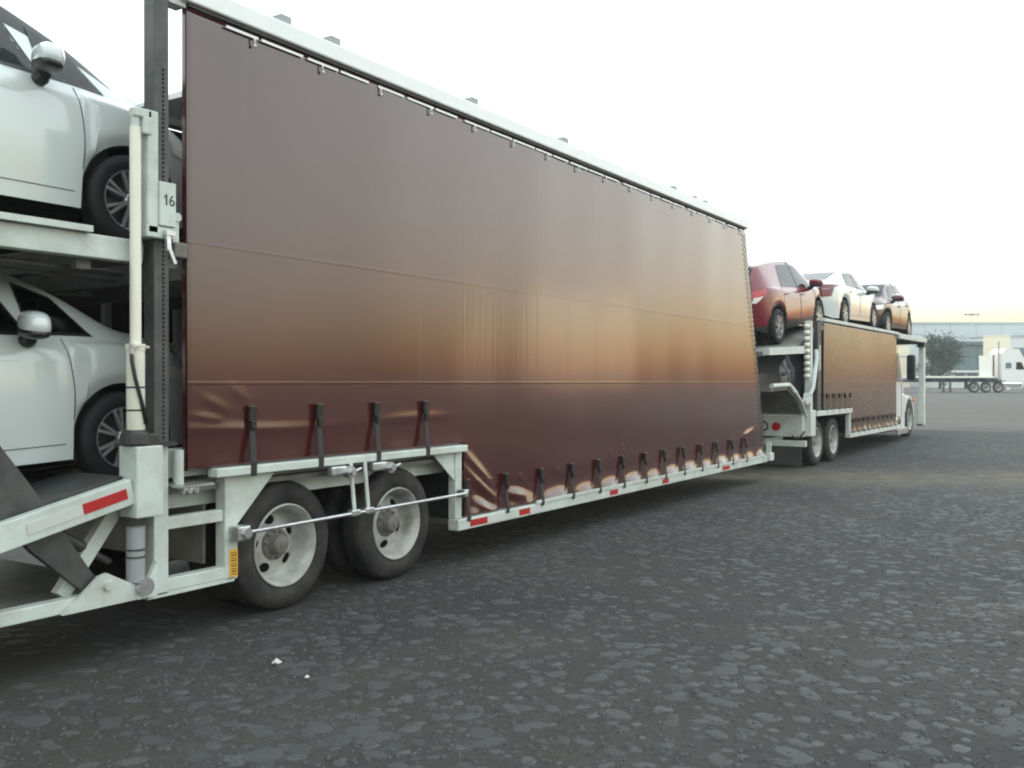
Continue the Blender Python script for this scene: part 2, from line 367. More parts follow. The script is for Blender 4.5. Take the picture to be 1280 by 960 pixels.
def near_wheel(x, y): return any(abs(x-wx) < .35 and 5.1 < y < 5.9 for wx in (4.93, 6.2))
cells = [q for q in cells if not near_wheel(q[0], q[1])]
order = sorted(range(len(cells)), key=lambda i: -cells[i][2]*math.sqrt(cells[i][4])/cells[i][7] if cells[i][1] < 5.0 else 0)
big = set(order[:300])
st_me = [np_mesh('stone', v*np.array([1,1,.012/.09]), f, 'stone') for v, f in SH]
allv, allf, base = [], [], 0
for k, (x, y, r, a, e, hh, sh, b) in enumerate(cells):
    z = float(gz(x, y))
    if k in big:
        o = bpy.data.objects.new('stone', st_me[sh]); col.objects.link(o); o.parent = ground
        o.location = (x, y, z - .002); o.rotation_euler = (RNG.uniform(-.05,.05), RNG.uniform(-.05,.05), a); o.scale = (r, r*e, .05*hh)
    else:
        v, f = SH[sh]; v = v*np.array([r, r*e, .0066*hh]); ca, sa = math.cos(a), math.sin(a)
        v = np.c_[v[:,0]*ca - v[:,1]*sa + x, v[:,0]*sa + v[:,1]*ca + y, v[:,2] + z - .002 + .04*(v[:,0]*RNG.uniform(-1,1))]
        allv.append(v); allf.append(f+base); base += len(v)
# loose grit between the cobbles near the camera
GS = [stone_shape(5, RNG) for _ in range(5)]
for _ in range(9000):
    b = 3.4+9*RNG.uniform()**1.3; a = RNG.uniform(-.62,.62)*b; x = b*c_+a*s_; y = b*s_-a*c_
    if y > 4.9: continue
    v, f = GS[RNG.integers(5)]; r = RNG.uniform(.006,.017); t = RNG.uniform(0, 6.28); v = v*np.array([r, r*RNG.uniform(.6,1), r*.55]); ca, sa = math.cos(t), math.sin(t)
    allv.append(np.c_[v[:,0]*ca-v[:,1]*sa+x, v[:,0]*sa+v[:,1]*ca+y, v[:,2]+float(gz(x, y))+.001]); allf.append(f+base); base += len(v)
cob = bpy.data.objects.new('cobbles', np_mesh('cobbles', np.concatenate(allv), np.concatenate(allf), 'stone')); col.objects.link(cob); cob.parent = ground; cob['kind'] = 'stuff'

# ------------------------------------------------------------------ heavy wheel (trailer, truck): axis y, outer face at y=0, grows to +y
def heavy_wheel(parent, loc, Rr=.475, dual=True, flip=False):
    """wheel as a pivot with tyre, rim, hub, lug nuts; returns pivot"""
    w = pivot('wheel', parent, loc); k = Rr/.475
    def S(mb): mb.v = [(x*k, y, z*k) for x, y, z in mb.v]; return mb
    pr = [(.297,.03),(.33,.008),(.375,0),(.425,.010),(.452,.026),(.462,.034),(.466,.045),(.473,.06),(.475,.082),(.464,.084),(.464,.094),(.475,.096),(.475,.12),(.464,.122),(.464,.132),(.475,.134),(.475,.158),(.464,.16),(.464,.17),(.475,.172),(.473,.195),(.46,.218),(.425,.24),(.375,.25),(.33,.246),(.297,.22)]
    def tyre(y0): return S(MB().lathe([(r, y+y0) for r, y in pr], n=56, close=True))
    def put(mb, name, m, smooth=True, angle=40):
        o = mb.build(name, m, None, smooth, angle=angle); o.parent = w; return o
    put(tyre(0), 'tyre', 'rubber')
    if dual: put(tyre(.33), 'tyre', 'rubber')
    rim = MB().lathe([(.296,.032),(.306,.02),(.305,.008),(.297,.004),(.288,.012),(.281,.03),(.268,.045),(.262,.075),(.258,.13),(.252,.162),(.240,.172),(.222,.170),(.15,.143),(.128,.137),(.09,.137),(.09,.20)], n=48, cap=False)
    put(S(rim), 'rim', 'rim_cream')
    hb = MB().lathe([(.122,.136),(.120,.122),(.082,.118),(.075,.108),(.072,.062),(.067,.052),(.055,.046),(.024,.044),(.02,.036),(0,.035)], n=28)
    put(S(hb), 'hub', 'hub_grease')
    nuts = MB()
    for i in range(10):
        a = 2*math.pi*(i+.5)/10; nuts.lathe([(.014,.138),(.014,.108),(.008,.104),(.008,.094)], c=(.101*math.cos(a), 0, .101*math.sin(a)), n=6)
    put(S(nuts), 'lug_nuts', 'hub_grease', False)['kind'] = 'stuff'
    for i in range(5):
        a0 = 2*math.pi*i/5+.35; mb = MB(); ring = []
        for lay, (rr, dy) in enumerate(((.042,-.001),(.040,-.0035),(.037,-.003))):
            for j in range(14):
                t = 2*math.pi*j/14; rad = .186+rr*math.cos(t)*.85; tan = rr*math.sin(t)*1.1; y = .143+(rad-.15)/(.222-.15)*.027+dy
                mb.v.append((rad*math.cos(a0)-tan*math.sin(a0), y, rad*math.sin(a0)+tan*math.cos(a0)))
        for lay in range(2):
            for j in range(14): mb.f.append((lay*14+j, lay*14+(j+1)%14, (lay+1)*14+(j+1)%14, (lay+1)*14+j))
        mb.f.append(tuple(28+j for j in range(14)))
        put(S(mb), 'hand_hole', 'hole_black', False)  # black disc laid on the rim paints the shade inside a hole
    if flip: w.rotation_euler = (0, 0, math.pi)
    w.rotation_euler.rotate_axis('Y', random.uniform(0, 1.2))
    return w

# ------------------------------------------------------------------ the trailer
TR = thing('car_carrier_trailer', 'long two-deck car carrier trailer with dark maroon side curtain and white steel frame', 'trailer', (8.0, 6.4, 0), world=True)
YS, YF = 5.1, 7.7
HEM_STRAPS = [7.06,7.71,8.37,9.02,9.65,10.27,10.90,11.50,12.13,12.78,13.40,14.04,14.67,15.25]
TOP_STRAPS = [4.50,5.15,5.80,6.44]
def curtain_y(x, z, zb, straps, flare=.044):
    y = .004*np.sin(x*1.1+.5)*np.sin(z*1.3) + .0035*np.sin(x*2.7+z*.35) + .0018*np.sin(x*5.3-z*.5)
    h = z-zb
    if straps is not None:
        d = np.min(np.abs(x[...,None]-np.array(straps)), -1)
        sag = 1-np.exp(-(d/.13)**2)
        bay = np.sum(x[...,None] > np.array(straps), -1); amp = .82+.25*np.sin(bay*2.3+1)
        y = y - flare*amp*sag*np.exp(-(np.maximum(h,0)/.07)**2)*(1+.35*np.sin(x*9+bay)) + .1*flare*np.exp(-((h-.20)/.09)**2)*sag
        # little tension creases fanning from the buckles
        ph = (x - .7*h)*26; y = y - .06*flare*np.exp(-((h-.34)/.13)**2)*np.maximum(0, np.sin(ph))*np.exp(-(d/.22)**2)
    return y
def curtain_mesh(name, m, x0, xstep, x1t, x1b, z_low, z_mid, z_top, ybase, sgn, straps_lo, straps_hi, parent, step=.04, extra=None):
    xf = x1t-.8
    xs = list(np.arange(x0, xstep-step*.5, (xstep-x0)/max(1,round((xstep-x0)/step)))) + list(np.linspace(xstep, xf, int((xf-xstep)/step)+1)) + list(np.linspace(xf, x1t, 22)[1:])
    xs = np.array(xs); nfix = len(xs)-21
    zs = np.concatenate([np.linspace(z_low, z_mid, max(2, int((z_mid-z_low)/.02))), np.linspace(z_mid, z_mid+.6, 31)[1:], np.linspace(z_mid+.6, z_top, int((z_top-z_mid-.6)/.035)+1)[1:]])
    Xg, Zg = np.meshgrid(xs, zs, indexing='ij')
    fr = (Xg[nfix:]-xf)/(x1t-xf); lean = (x1b-x1t)*(z_top-Zg[nfix:])/(z_top-z_low); Xg[nfix:] = xf + fr*(x1t-xf+lean)
    yl = curtain_y(Xg, Zg, z_low, straps_lo); yh = curtain_y(Xg, Zg, z_mid, straps_hi, .003)
    k = np.clip((Xg-(xstep-.15))/.3, 0, 1); Yg = yl*k + yh*(1-k)
    if extra is not None: Yg = Yg + extra(Xg, Zg)
    V = np.stack([Xg, ybase + sgn*Yg, Zg], -1).reshape(-1, 3)
    n1, n2 = Xg.shape; id_ = np.arange(n1*n2).reshape(n1, n2); q = []
    imid = int(np.argmin(np.abs(zs-z_mid))); jst = int(np.argmin(np.abs(xs-xstep)))
    mask = np.ones((n1-1, n2-1), bool); mask[:jst, :imid] = False
    F = np.stack([id_[:-1,:-1], id_[1:,:-1], id_[1:,1:], id_[:-1,1:]], -1)[mask]
    used = np.unique(F); rm = np.full(n1*n2, -1); rm[used] = np.arange(len(used))
    V = V[used] - (np.array(parent['origin']) if 'origin' in parent else 0)
    o = bpy.data.objects.new(name, np_mesh(name, V, rm[F], m)); col.objects.link(o); o.parent = parent
    so = o.modifiers.new('thick', 'SOLIDIFY'); so.thickness = .003; so.offset = 0
    return o
def creases(X, Z):
    y = 0*X
    # slack folds beside the step over the axles
    for (cx, cz, L, wd, ang, amp) in ((7.32,.83,.42,.035,-38,.022),(7.30,.72,.40,.03,-36,.02),(7.45,.62,.32,.04,-30,.018),(7.95,.55,.22,.045,-12,.03),(7.35,.50,.20,.04,-28,.03),(8.05,.70,.12,.02,-42,.009),(8.75,.74,.12,.018,-42,.008),(10.0,.84,.14,.018,-42,.008),(10.35,.86,.12,.018,-44,.008),
                                     (4.22,1.53,.14,.018,-30,.004),(4.42,1.60,.12,.018,-40,.003),(4.15,1.44,.16,.018,-10,.004),(14.9,.86,.3,.03,12,.015)):
        a = R(ang); u = (X-cx)*math.cos(a)+(Z-cz)*math.sin(a); v = -(X-cx)*math.sin(a)+(Z-cz)*math.cos(a)
        y = y - amp*np.exp(-(u/L)**2*2)*np.exp(-(v/wd)**2)
    # soft horizontal ridge where the upper straps pull
    y = y - .005*np.exp(-((Z-1.36-.02*np.sin(X*2.2))/.035)**2)*np.clip((7.0-X)/.8,0,1)*(.55+.45*np.sin(X*3.1))
    return y
curtain_mesh('curtain', 'tarpaulin', 3.99, 7.05, 14.74, 15.72, .43, 1.105, 4.105, YS, 1, HEM_STRAPS, TOP_STRAPS, TR, extra=creases)
curtain_mesh('far_curtain', 'tarp_inside', 3.99, 7.05, 14.74, 15.72, .43, 1.105, 4.105, YF, -1, None, None, TR, step=.3)
P_ = lambda name, mb, m, **k: mb.build(name, m, TR, **k)
P_('curtain_return', MB().box(3.985,3.99,5.108,5.14,1.11,4.1), 'tarpaulin')
P_('corner_post', MB().box(3.995,4.06,5.115,5.145,1.10,4.14), 'black_steel'); P_('corner_post', MB().box(3.995,4.06,7.6,7.68,.4,4.14), 'black_steel')
P_('front_panel', MB().prism([(15.66,.45),(15.70,.45),(14.74,4.1),(14.70,4.1)], 5.16, 7.64), 'tarp_inside')
P_('front_post', MB().beam((15.71,5.15,.45),(14.73,5.15,4.12),.05,.07), 'dark_steel')
# lacing down the slanted front edge
pts = []
for i in range(93):
    t = i/92; x = 15.70+(14.73-15.70)*t; z = .52+3.5*t; pts.append((x-.10+(.14 if i % 2 else 0), 5.075, z+(.02 if i % 2 else 0)))
P_('lacing', MB().tube(pts, .0075, 5), 'strap_black', smooth=True)
for y in (YS, YF):
    s = 1 if y == YS else -1
    P_('top_rail', MB().box(3.94,14.80,min(y-.04*s,y+.1*s),max(y-.04*s,y+.1*s),4.135,4.265,.012), 'rail_white_lit')
    P_('curtain_track', MB().box(4.0,14.75,min(y-.012*s,y+.05*s),max(y-.012*s,y+.05*s),4.116,4.134), 'dark_steel')
    P_('side_rail', MB().box(6.9,15.72,min(y-.05*s,y+.07*s),max(y-.05*s,y+.07*s),.325,.428,.008), 'white_steel')
P_('roof_sheet', MB().prism([(5.2,4.19),(5.2,4.22),(6.4,4.27),(7.6,4.22),(7.6,4.19)], 5.4, 14.7, 'x'), 'roof_tarp')
x = 4.3
while x < 14.6:                                                    # light strips under the track, broken at the hangers
    L = random.choice([.32,.36,.28,.4]); P_('light_strip', MB().box(x,min(x+L,14.6),5.082,5.088,4.068,4.086), 'rail_white_lit'); x += L+random.choice([.03,.12,.05])
for i in range(16):
    x = 4.54+i*.665
    P_('hanger', MB().tube([(x,5.078,4.07),(x,5.076,4.05),(x+.006,5.076,4.03)], .006, 6).lathe([(.0,-.01),(.011,-.006),(.011,.006),(0,.01)], c=(x+.006,5.078,4.018), n=8), 'rail_white_lit', smooth=True)
for x, h in ((4.31,.05),(4.94,.12),(5.46,.12),(7.35,.12),(9.1,.12),(12.14,.11),(12.89,.1),(13.29,.1)):
    b = P_('stake_socket', MB().box(x-.055,x+.055,5.18,5.28,4.262,4.262+h,.012).box(x-.065,x+.065,5.17,5.29,4.262,4.275), 'plastic_grey')
# straps with buckles
for x in TOP_STRAPS:
    s = P_('strap', MB().beam((x+.015,5.088,1.50),(x-.01,5.028,1.108),.05,.005,up=(0,1,0)).beam((x-.01,5.028,1.12),(x-.012,5.028,1.03),.05,.006,up=(0,1,0)), 'strap_black')
    sub('buckle', MB().box(x-.022,x+.045,5.056,5.086,1.40,1.515,.008).box(x-.012,x+.034,5.046,5.07,1.345,1.41,.006).box(x-.02,x+.043,5.048,5.058,1.485,1.5), 'buckle', s)
for x in HEM_STRAPS[:-1]:
    s = P_('strap', MB().beam((x,5.085,.775),(x-.01,5.03,.43),.042,.005,up=(0,1,0)).beam((x-.01,5.035,.46),(x-.012,5.035,.40),.042,.008,up=(0,1,0)), 'strap_black')
    sub('buckle', MB().box(x-.024,x+.03,5.05,5.085,.68,.785,.008).box(x-.016,x+.022,5.04,5.06,.63,.69,.006), 'buckle', s)
# rail over the axles
P_('upper_rail', MB().box(4.18,7.02,5.03,5.13,1.042,1.102,.008), 'white_steel')
P_('hem_lip', MB().box(8.24,15.6,5.036,5.05,.43,.462), 'white_steel')
P_('rail_end', MB().box(15.725,15.93,5.0,5.2,.34,.47,.01).box(15.80,15.84,5.02,5.1,.47,.66), 'white_steel')
for a, b, m in ((7.08,7.36,'reflector_red'),(7.37,7.70,'reflector_white'),(7.92,8.12,'reflector_red'),(8.13,8.6,'reflector_white'),(9.9,10.1,'reflector_red'),(10.11,10.5,'reflector_white'),(11.4,11.6,'reflector_red'),(11.6,12.1,'reflector_white'),(13.6,13.9,'reflector_red')):
    P_('reflector', MB().box(a,b,5.047,5.0495,.345,.405), m)
# side frame behind the axles
P_('frame_post', MB().box(4.30,4.41,5.10,5.20,.33,1.04,.008), 'white_steel')
P_('frame_post', MB().box(6.92,7.02,5.10,5.18,.43,1.04,.006), 'white_steel')
P_('frame_bar', MB().box(3.852,4.298,5.115,5.18,.735,.815,.006), 'white_steel')
P_('lower_side_beam', MB().box(-.3,4.405,5.105,5.195,.345,.425,.006).box(3.7,4.38,5.10,5.2,.318,.344), 'white_steel')
P_('gusset', MB().prism([(4.412,1.04),(4.76,1.04),(4.412,.70)], 5.11,5.125), 'white_steel')
P_('gusset', MB().prism([(6.60,1.04),(6.918,1.04),(6.918,.78)], 5.11,5.125), 'white_steel')
lb = P_('warning_label', MB().box(4.335,4.405,5.096,5.0985,.35,.535), 'label_yellow')
st = MB()
for i in range(9): st.box(4.345,4.395,5.0945,5.0955,.365+i*.018,.371+i*.018+.003*(i % 2))
sub('label_print', st, 'print_black', lb)
P_('channel_post', MB().box(3.742,3.85,5.10,5.20,.33,1.272,.006), 'white_steel')
P_('chassis_beam', MB().box(3.86,7.0,5.30,5.40,.84,1.0).box(3.86,4.30,5.22,5.30,1.05,1.24,.006), 'white_steel')
P_('reflector', MB().box(4.02,4.22,5.2165,5.2185,1.10,1.165), 'reflector_red'); P_('reflector', MB().box(4.235,4.30,5.2165,5.2185,1.10,1.19), 'reflector_white')
P_('pipe_stub', MB().lathe([(.035,1.02),(.035,1.24)], c=(3.93,5.11,0), axis='z', n=16), 'white_steel', smooth=True, angle=40)
P_('bracket', MB().box(3.86,4.13,5.0,5.09,1.005,1.02).box(3.9,4.02,5.01,5.08,.955,1.004,.01).lathe([(.018,-.012),(.018,.0)], c=(3.935,5.005,.98), n=10).lathe([(.018,-.012),(.018,.0)], c=(3.985,5.005,.98), n=10), 'galvanised')
# dark structure between the sides
P_('axle_deck', MB().box(3.55,7.0,5.16,7.64,.955,.99), 'deck_steel')
P_('low_deck', MB().box(7.02,15.6,5.17,7.63,.36,.41), 'deck_steel'); P_('rear_low_deck', MB().box(-.3,3.72,5.2,7.6,.34,.40), 'deck_steel')
P_('wheel_well', MB().box(4.42,6.9,5.88,5.92,.36,1.0), 'black_steel'); P_('wheel_well', MB().box(4.42,6.9,6.88,6.92,.36,1.0), 'black_steel')
P_('bulkhead', MB().box(7.03,7.07,5.2,7.6,.42,1.03), 'black_steel'); P_('bulkhead', MB().box(4.28,4.298,5.3,7.5,.43,.84), 'deck_steel')
P_('axle', MB().lathe([(.06,5.3),(.06,7.5)], c=(4.93,0,.475), n=14), 'black_steel', smooth=True, angle=40); P_('axle', MB().lathe([(.06,5.3),(.06,7.5)], c=(6.2,0,.475), n=14), 'black_steel', smooth=True, angle=40)
for i, x in enumerate((4.93, 6.2)):
    if i == 0:
        wa = heavy_wheel(TR, (x, 5.17, .475)); wb = heavy_wheel(TR, (x, 7.63, .475), flip=True)
    else:
        for src, y in ((wa, 5.17), (wb, 7.63)):
            c = copy_tree(src, TR); c.location = Vector((x, y, .475)) - Vector(TR['origin']); c.rotation_euler.rotate_axis('Y', 2.1)
# wheel guard rod across the tyres
P_('guard_rod', MB().tube([(4.37,4.995,.655),(6.95,4.995,.668)], .014, 10), 'galvanised', smooth=True, angle=40)
P_('rod_bracket', MB().box(4.33,4.44,5.0,5.095,.60,.70,.012).lathe([(.035,-.02),(.035,.03)], c=(4.40,5.0,.65), n=12), 'galvanised')
P_('rod_bracket', MB().box(6.93,7.0,5.0,5.095,.63,.70,.012), 'galvanised')
for x in (5.47, 5.63): P_('drop_rod', MB().tube([(x,5.0,.66),(x,5.005,.72),(x,5.04,1.05)], .016, 8), 'white_steel', smooth=True, angle=40); P_('rod_clamp', MB().box(x-.05,x+.05,4.975,5.03,.64,.69,.01), 'galvanised')
for x in (5.33, 5.80):
    P_('lock_fitting', MB().box(x-.10,x+.06,5.0,5.06,.965,1.035,.012).lathe([(.045,-.06),(.045,0)], c=(x+.08,5.03,.985), n=14).lathe([(.028,-.085),(.028,-.05)], c=(x+.08,5.03,.985), n=10).tube([(x+.08,4.96,.985),(x+.16,4.95,1.01)], .011, 8), 'galvanised')
# rear lifting mast
P_('mast', MB().box(3.745,3.855,5.10,5.205,1.272,4.75,.006), 'dark_steel')
sl_ = MB()
for i in range(84): z = 1.32+i*.028; sl_.box(3.806,3.817,5.0955,5.0995,z,z+.013)
o = P_('mast_slots', sl_, 'hole_black'); o['kind'] = 'stuff'  # raised black boxes paint the shade inside the slots
P_('mast_foot', MB().box(3.56,3.86,5.03,5.24,1.276,1.30).lathe([(.09,1.30),(.085,1.36),(.06,1.385)], c=(3.60,5.09,0), axis='z', n=18).box(3.63,3.74,5.03,5.10,1.29,1.36,.01), 'black_steel')
P_('mast_header', MB().box(3.858,3.985,5.10,5.2,4.10,4.45), 'white_steel')
P_('mast', MB().box(3.745,3.855,7.55,7.66,.42,4.5), 'dark_steel')
P_('cylinder_rod', MB().lathe([(.034,1.88),(.034,3.24)], c=(3.605,5.09,0), axis='z', n=24), 'cream_cylinder', smooth=True, angle=40)
br = P_('cylinder_barrel', MB().lathe([(.05,1.36),(.055,1.37),(.055,1.87),(.06,1.872),(.06,1.91),(.04,1.912)], c=(3.605,5.09,0), axis='z', n=24), 'cream_cylinder', smooth=True, angle=40)
for z in (1.50, 1.64): sub('band', MB().lathe([(.057,z),(.058,z+.005),(.057,z+.01)], c=(3.605,5.09,0), axis='z', n=24), 'strap_black', br)
P_('hydraulic_hose', MB().tube([(3.548,5.05,1.88),(3.545,5.04,1.80),(3.56,5.03,1.70),(3.60,5.025,1.56),(3.64,5.03,1.42)], .012, 8), 'hose_black', smooth=True)
P_('hose_fitting', MB().lathe([(.017,1.84),(.017,1.91)], c=(3.55,5.05,0), axis='z', n=8).box(3.54,3.66,5.03,5.06,1.885,1.90), 'galvanised')
P_('cylinder_eye', MB().lathe([(.028,3.24),(.028,3.31)], c=(3.605,5.09,0), axis='z', n=12).box(3.575,3.70,5.05,5.12,3.30,3.36,.012).box(3.63,3.69,5.04,5.09,3.2,3.31,.01), 'white_steel')
sv_ = P_('mast_sleeve', MB().box(3.665,3.742,5.05,5.22,2.60,3.36,.008).box(3.742,3.86,5.035,5.098,2.655,2.93,.004).box(3.66,3.86,5.05,5.23,2.575,2.652,.008), 'white_steel')
P_('sleeve_latch', MB().beam((3.79,5.03,2.60),(3.79,5.02,2.50),.03,.025,up=(0,1,0)).beam((3.792,5.015,2.51),(3.83,5.01,2.42),.022,.02,up=(0,1,0)).box(3.77,3.84,5.01,5.05,2.595,2.625), 'galvanised')
P_('roller_arm', MB().lathe([(.028,-.03),(.028,.03)], c=(3.90,5.1,2.73), n=14).box(3.868,3.915,5.08,5.14,2.56,2.71), 'white_steel'); P_('roller_block', MB().box(3.868,3.97,5.06,5.16,2.47,2.57,.012), 'deck_steel')
cu = bpy.data.curves.new('number', 'FONT'); cu.body = '6'; cu.size = .098; cu.align_x = 'LEFT'; cu.extrude = .0006
to = bpy.data.objects.new('t', cu); col.objects.link(to); bpy.context.view_layer.update()
tm = bpy.data.meshes.new_from_object(to.evaluated_get(bpy.context.evaluated_depsgraph_get())); bpy.data.objects.remove(to)
num = bpy.data.objects.new('number', tm); col.objects.link(num); tm.materials.clear(); tm.materials.append(MATS['print_black'])
num.parent = sv_; num.rotation_euler = (R(90),0,0); num.location = Vector((3.803,5.0338,2.785))-Vector(TR['origin'])
sub('number', MB().prism([(3.782,2.785),(3.782,2.838),(3.768,2.827),(3.768,2.836),(3.784,2.853),(3.793,2.853),(3.793,2.785)], 5.0332, 5.0345), 'print_black', sv_)
P_('cylinder_housing', MB().box(3.55,3.738,5.0,5.18,.85,1.285,.008), 'white_steel')
P_('lower_cylinder', MB().lathe([(.055,.45),(.055,.80)], c=(3.61,5.10,0), axis='z', n=20), 'plastic_grey', smooth=True, angle=40)
for z, h, r in ((.80,.048,.068),(.60,.01,.058),(.645,.01,.058)): P_('cylinder_ring', MB().lathe([(r,z),(r,z+h)], c=(3.61,5.098,0), axis='z', n=20), 'black_steel', smooth=True, angle=40)
P_('pivot_eye', MB().lathe([(.055,-.06),(.055,.06)], c=(3.64,5.09,.42), n=18), 'galvanised', smooth=True, angle=40)
gp = P_('pivot_plate', MB().prism([(3.12,.345),(3.35,.53),(3.40,.54),(3.60,.43),(3.67,.43),(3.70,.345)], 5.072,5.10).prism([(3.60,.345),(3.66,.43),(3.735,.56),(3.738,.345)], 5.06,5.098), 'white_steel')
sub('bolt', MB().lathe([(.026,-.016),(.028,0)], c=(3.40,5.07,.465), n=12), 'white_steel', gp)
P_('brace', MB().beam((3.20,5.24,.42),(3.58,5.24,.92),.09,.07,up=(0,1,0),bev=.006), 'white_steel')
P_('lift_arm', MB().prism([(2.28,1.62),(2.52,1.70),(2.95,1.12),(3.37,.50),(3.29,.44),(2.98,.72),(2.72,1.02)], 5.13,5.19), 'dark_steel')
P_('ram', MB().lathe([(.035,0),(.035,.22),(.022,.221),(.022,.42)], axis='x', n=14).move(lambda p: Matrix.Rotation(R(33),3,'Y') @ p + Vector((3.17,5.24,.80))), 'dark_steel', smooth=True, angle=40)
rb = P_('ramp_beam', MB().beam((.2,5.065,.283),(3.548,5.065,1.015),.07,.155,up=(0,0,1),bev=.006), 'white_steel')
d = Vector((3.348,0,.732)).normalized()
def onramp(s0, s1, m): 
    a = Vector((.2,5.0275,.283))
    sub('reflector', MB().beam(a+d*s0, a+d*s1, .003, .062, up=(0,0,1)), m, rb)
onramp(3.09, 3.38, 'reflector_red'); onramp(2.75, 3.085, 'reflector_white')
P_('ramp_track', MB().beam((.2,5.4,.35),(3.54,5.4,1.08),.55,.05), 'dark_steel'); P_('ramp_track', MB().beam((.2,7.2,.35),(3.54,7.2,1.08),.55,.05), 'dark_steel')
P_('wheel_tray', MB().beam((.8,5.68,.882),(4.4,5.68,1.024),.35,.03), 'dark_steel'); P_('wheel_tray', MB().beam((.8,7.0,.882),(4.4,7.0,1.024),.35,.03), 'dark_steel')
# upper deck
P_('upper_deck_beam', MB().box(-.3,3.70,5.15,5.25,2.42,2.56,.006).box(3.87,14.6,5.22,5.30,2.42,2.56), 'white_steel')
P_('upper_deck_beam', MB().box(-.3,14.6,7.5,7.6,2.42,2.56), 'white_steel')
P_('wheel_guide', MB().box(-.3,3.33,5.10,5.40,2.563,2.582).box(-.3,3.33,5.10,5.11,2.582,2.60), 'white_steel')
for y in (5.26, 6.85):
    P_('deck_track', MB().box(-.3,14.6,y+.15,y+.65,2.52,2.58), 'deck_steel')
for i in range(19): x = .2+i*.78; P_('cross_member', MB().box(x,x+.09,5.25,7.5,2.36,2.50), 'deck_steel')
P_('lift_strut', MB().beam((3.3,6.7,1.6),(3.62,6.7,2.45),.10,.10), 'galvanised'); P_('lift_strut', MB().beam((4.2,7.45,.5),(4.2,7.45,2.4),.09,.09), 'white_steel')
for z in (1.98, 1.50): P_('inner_rail', MB().box(4.1,14.6,7.58,7.64,z,z+.07), 'rail_white_lit')  # lifted white paints some light onto bars that sit in the dark
for i in range(14): x = 4.3+i*.75; P_('inner_post', MB().box(x,x+.06,7.56,7.62,.42,2.4), 'rail_white_lit')
P_('hydraulic_pipe', MB().tube([(.0,5.32,2.38),(1.8,5.34,2.36),(3.0,5.33,2.37),(3.68,5.34,2.36)], .02, 6).tube([(.0,5.4,2.33),(2.2,5.42,2.34),(3.68,5.4,2.32)], .014, 6), 'dark_steel', smooth=True)

# ------------------------------------------------------------------ cars: a lofted shell cut into panels, panes laid into the openings
def inpoly(px, pz, poly):
    px = np.asarray(px); pz = np.asarray(pz); ins = np.zeros(px.shape, bool); n = len(poly)
    for i in range(n):
        (x1, z1), (x2, z2) = poly[i], poly[(i+1) % n]
        c = ((z1 > pz) != (z2 > pz)); t = (x2-x1)*(pz-z1)/((z2-z1) if abs(z2-z1) > 1e-9 else 1e-9)+x1
        ins ^= c & (px < t)
    return ins
def curve_fn(pts, n=24):
    c = np.array(cr(pts, n)); xs = np.maximum.accumulate(c[:,0]); return lambda x: np.interp(x, xs, c[:,1])
def blob(rx, ry, rz, c, n=2.6, nu=20, nv=12):
    mb = MB(); sp_ = lambda v, e: math.copysign(abs(v)**e, v)
    for i in range(nv+1):
        a = -math.pi/2+math.pi*i/nv
        for j in range(nu):
            b = 2*math.pi*j/nu; mb.v.append((c[0]+rx*sp_(math.cos(a),2/n)*sp_(math.cos(b),2/n), c[1]+ry*sp_(math.cos(a),2/n)*sp_(math.sin(b),2/n), c[2]+rz*sp_(math.sin(a),2/n)))
    for i in range(nv):
        for j in range(nu): mb.f.append((i*nu+j, i*nu+(j+1)%nu, (i+1)*nu+(j+1)%nu, (i+1)*nu+j))
    return mb
def car_wheel(parent, loc, r, flip, spokes=7, dark=False):
    w = pivot('wheel', parent, loc); wd = .20; rr = r*.66
    t = MB().lathe([(rr,.02),(r*.78,.0),(r*.92,.006),(r*.985,.025),(r,.05),(r,.09),(r*.985,.092),(r*.985,.1),(r,.102),(r,wd-.05),(r*.98,wd-.02),(r*.9,wd),(rr,wd-.01)], n=44, close=True).build('tyre', 'car_rubber', None, True, angle=45); t.parent = w
    m = MB().lathe([(rr*1.01,.022),(rr*1.0,.012),(rr*.95,.016),(rr*.92,.04),(rr*.9,.15),(rr*.9,.17)], n=40, cap=False)
    for i in range(spokes):
        a = 2*math.pi*i/spokes
        for da in (-.13, .13):
            p0 = Vector((rr*.16*math.cos(a), .028, rr*.16*math.sin(a))); p1 = Vector((rr*.97*math.cos(a+da), .022, rr*.97*math.sin(a+da)))
            m.beam(p0, p1, rr*.10, .022, up=(0,1,0))
    m.lathe([(rr*.24,.05),(rr*.24,.022),(rr*.2,.014),(0,.012)], n=20)
    rm = m.build('rim', 'alloy', None, True, angle=35); rm.parent = w
    b = MB().lathe([(rr*.9,.10),(.02,.085),(.0,.08)], n=28).build('brake_disc', 'alloy_dark', None, True, angle=40); b.parent = w
    if flip: w.rotation_euler = (0,0,math.pi)
    return w
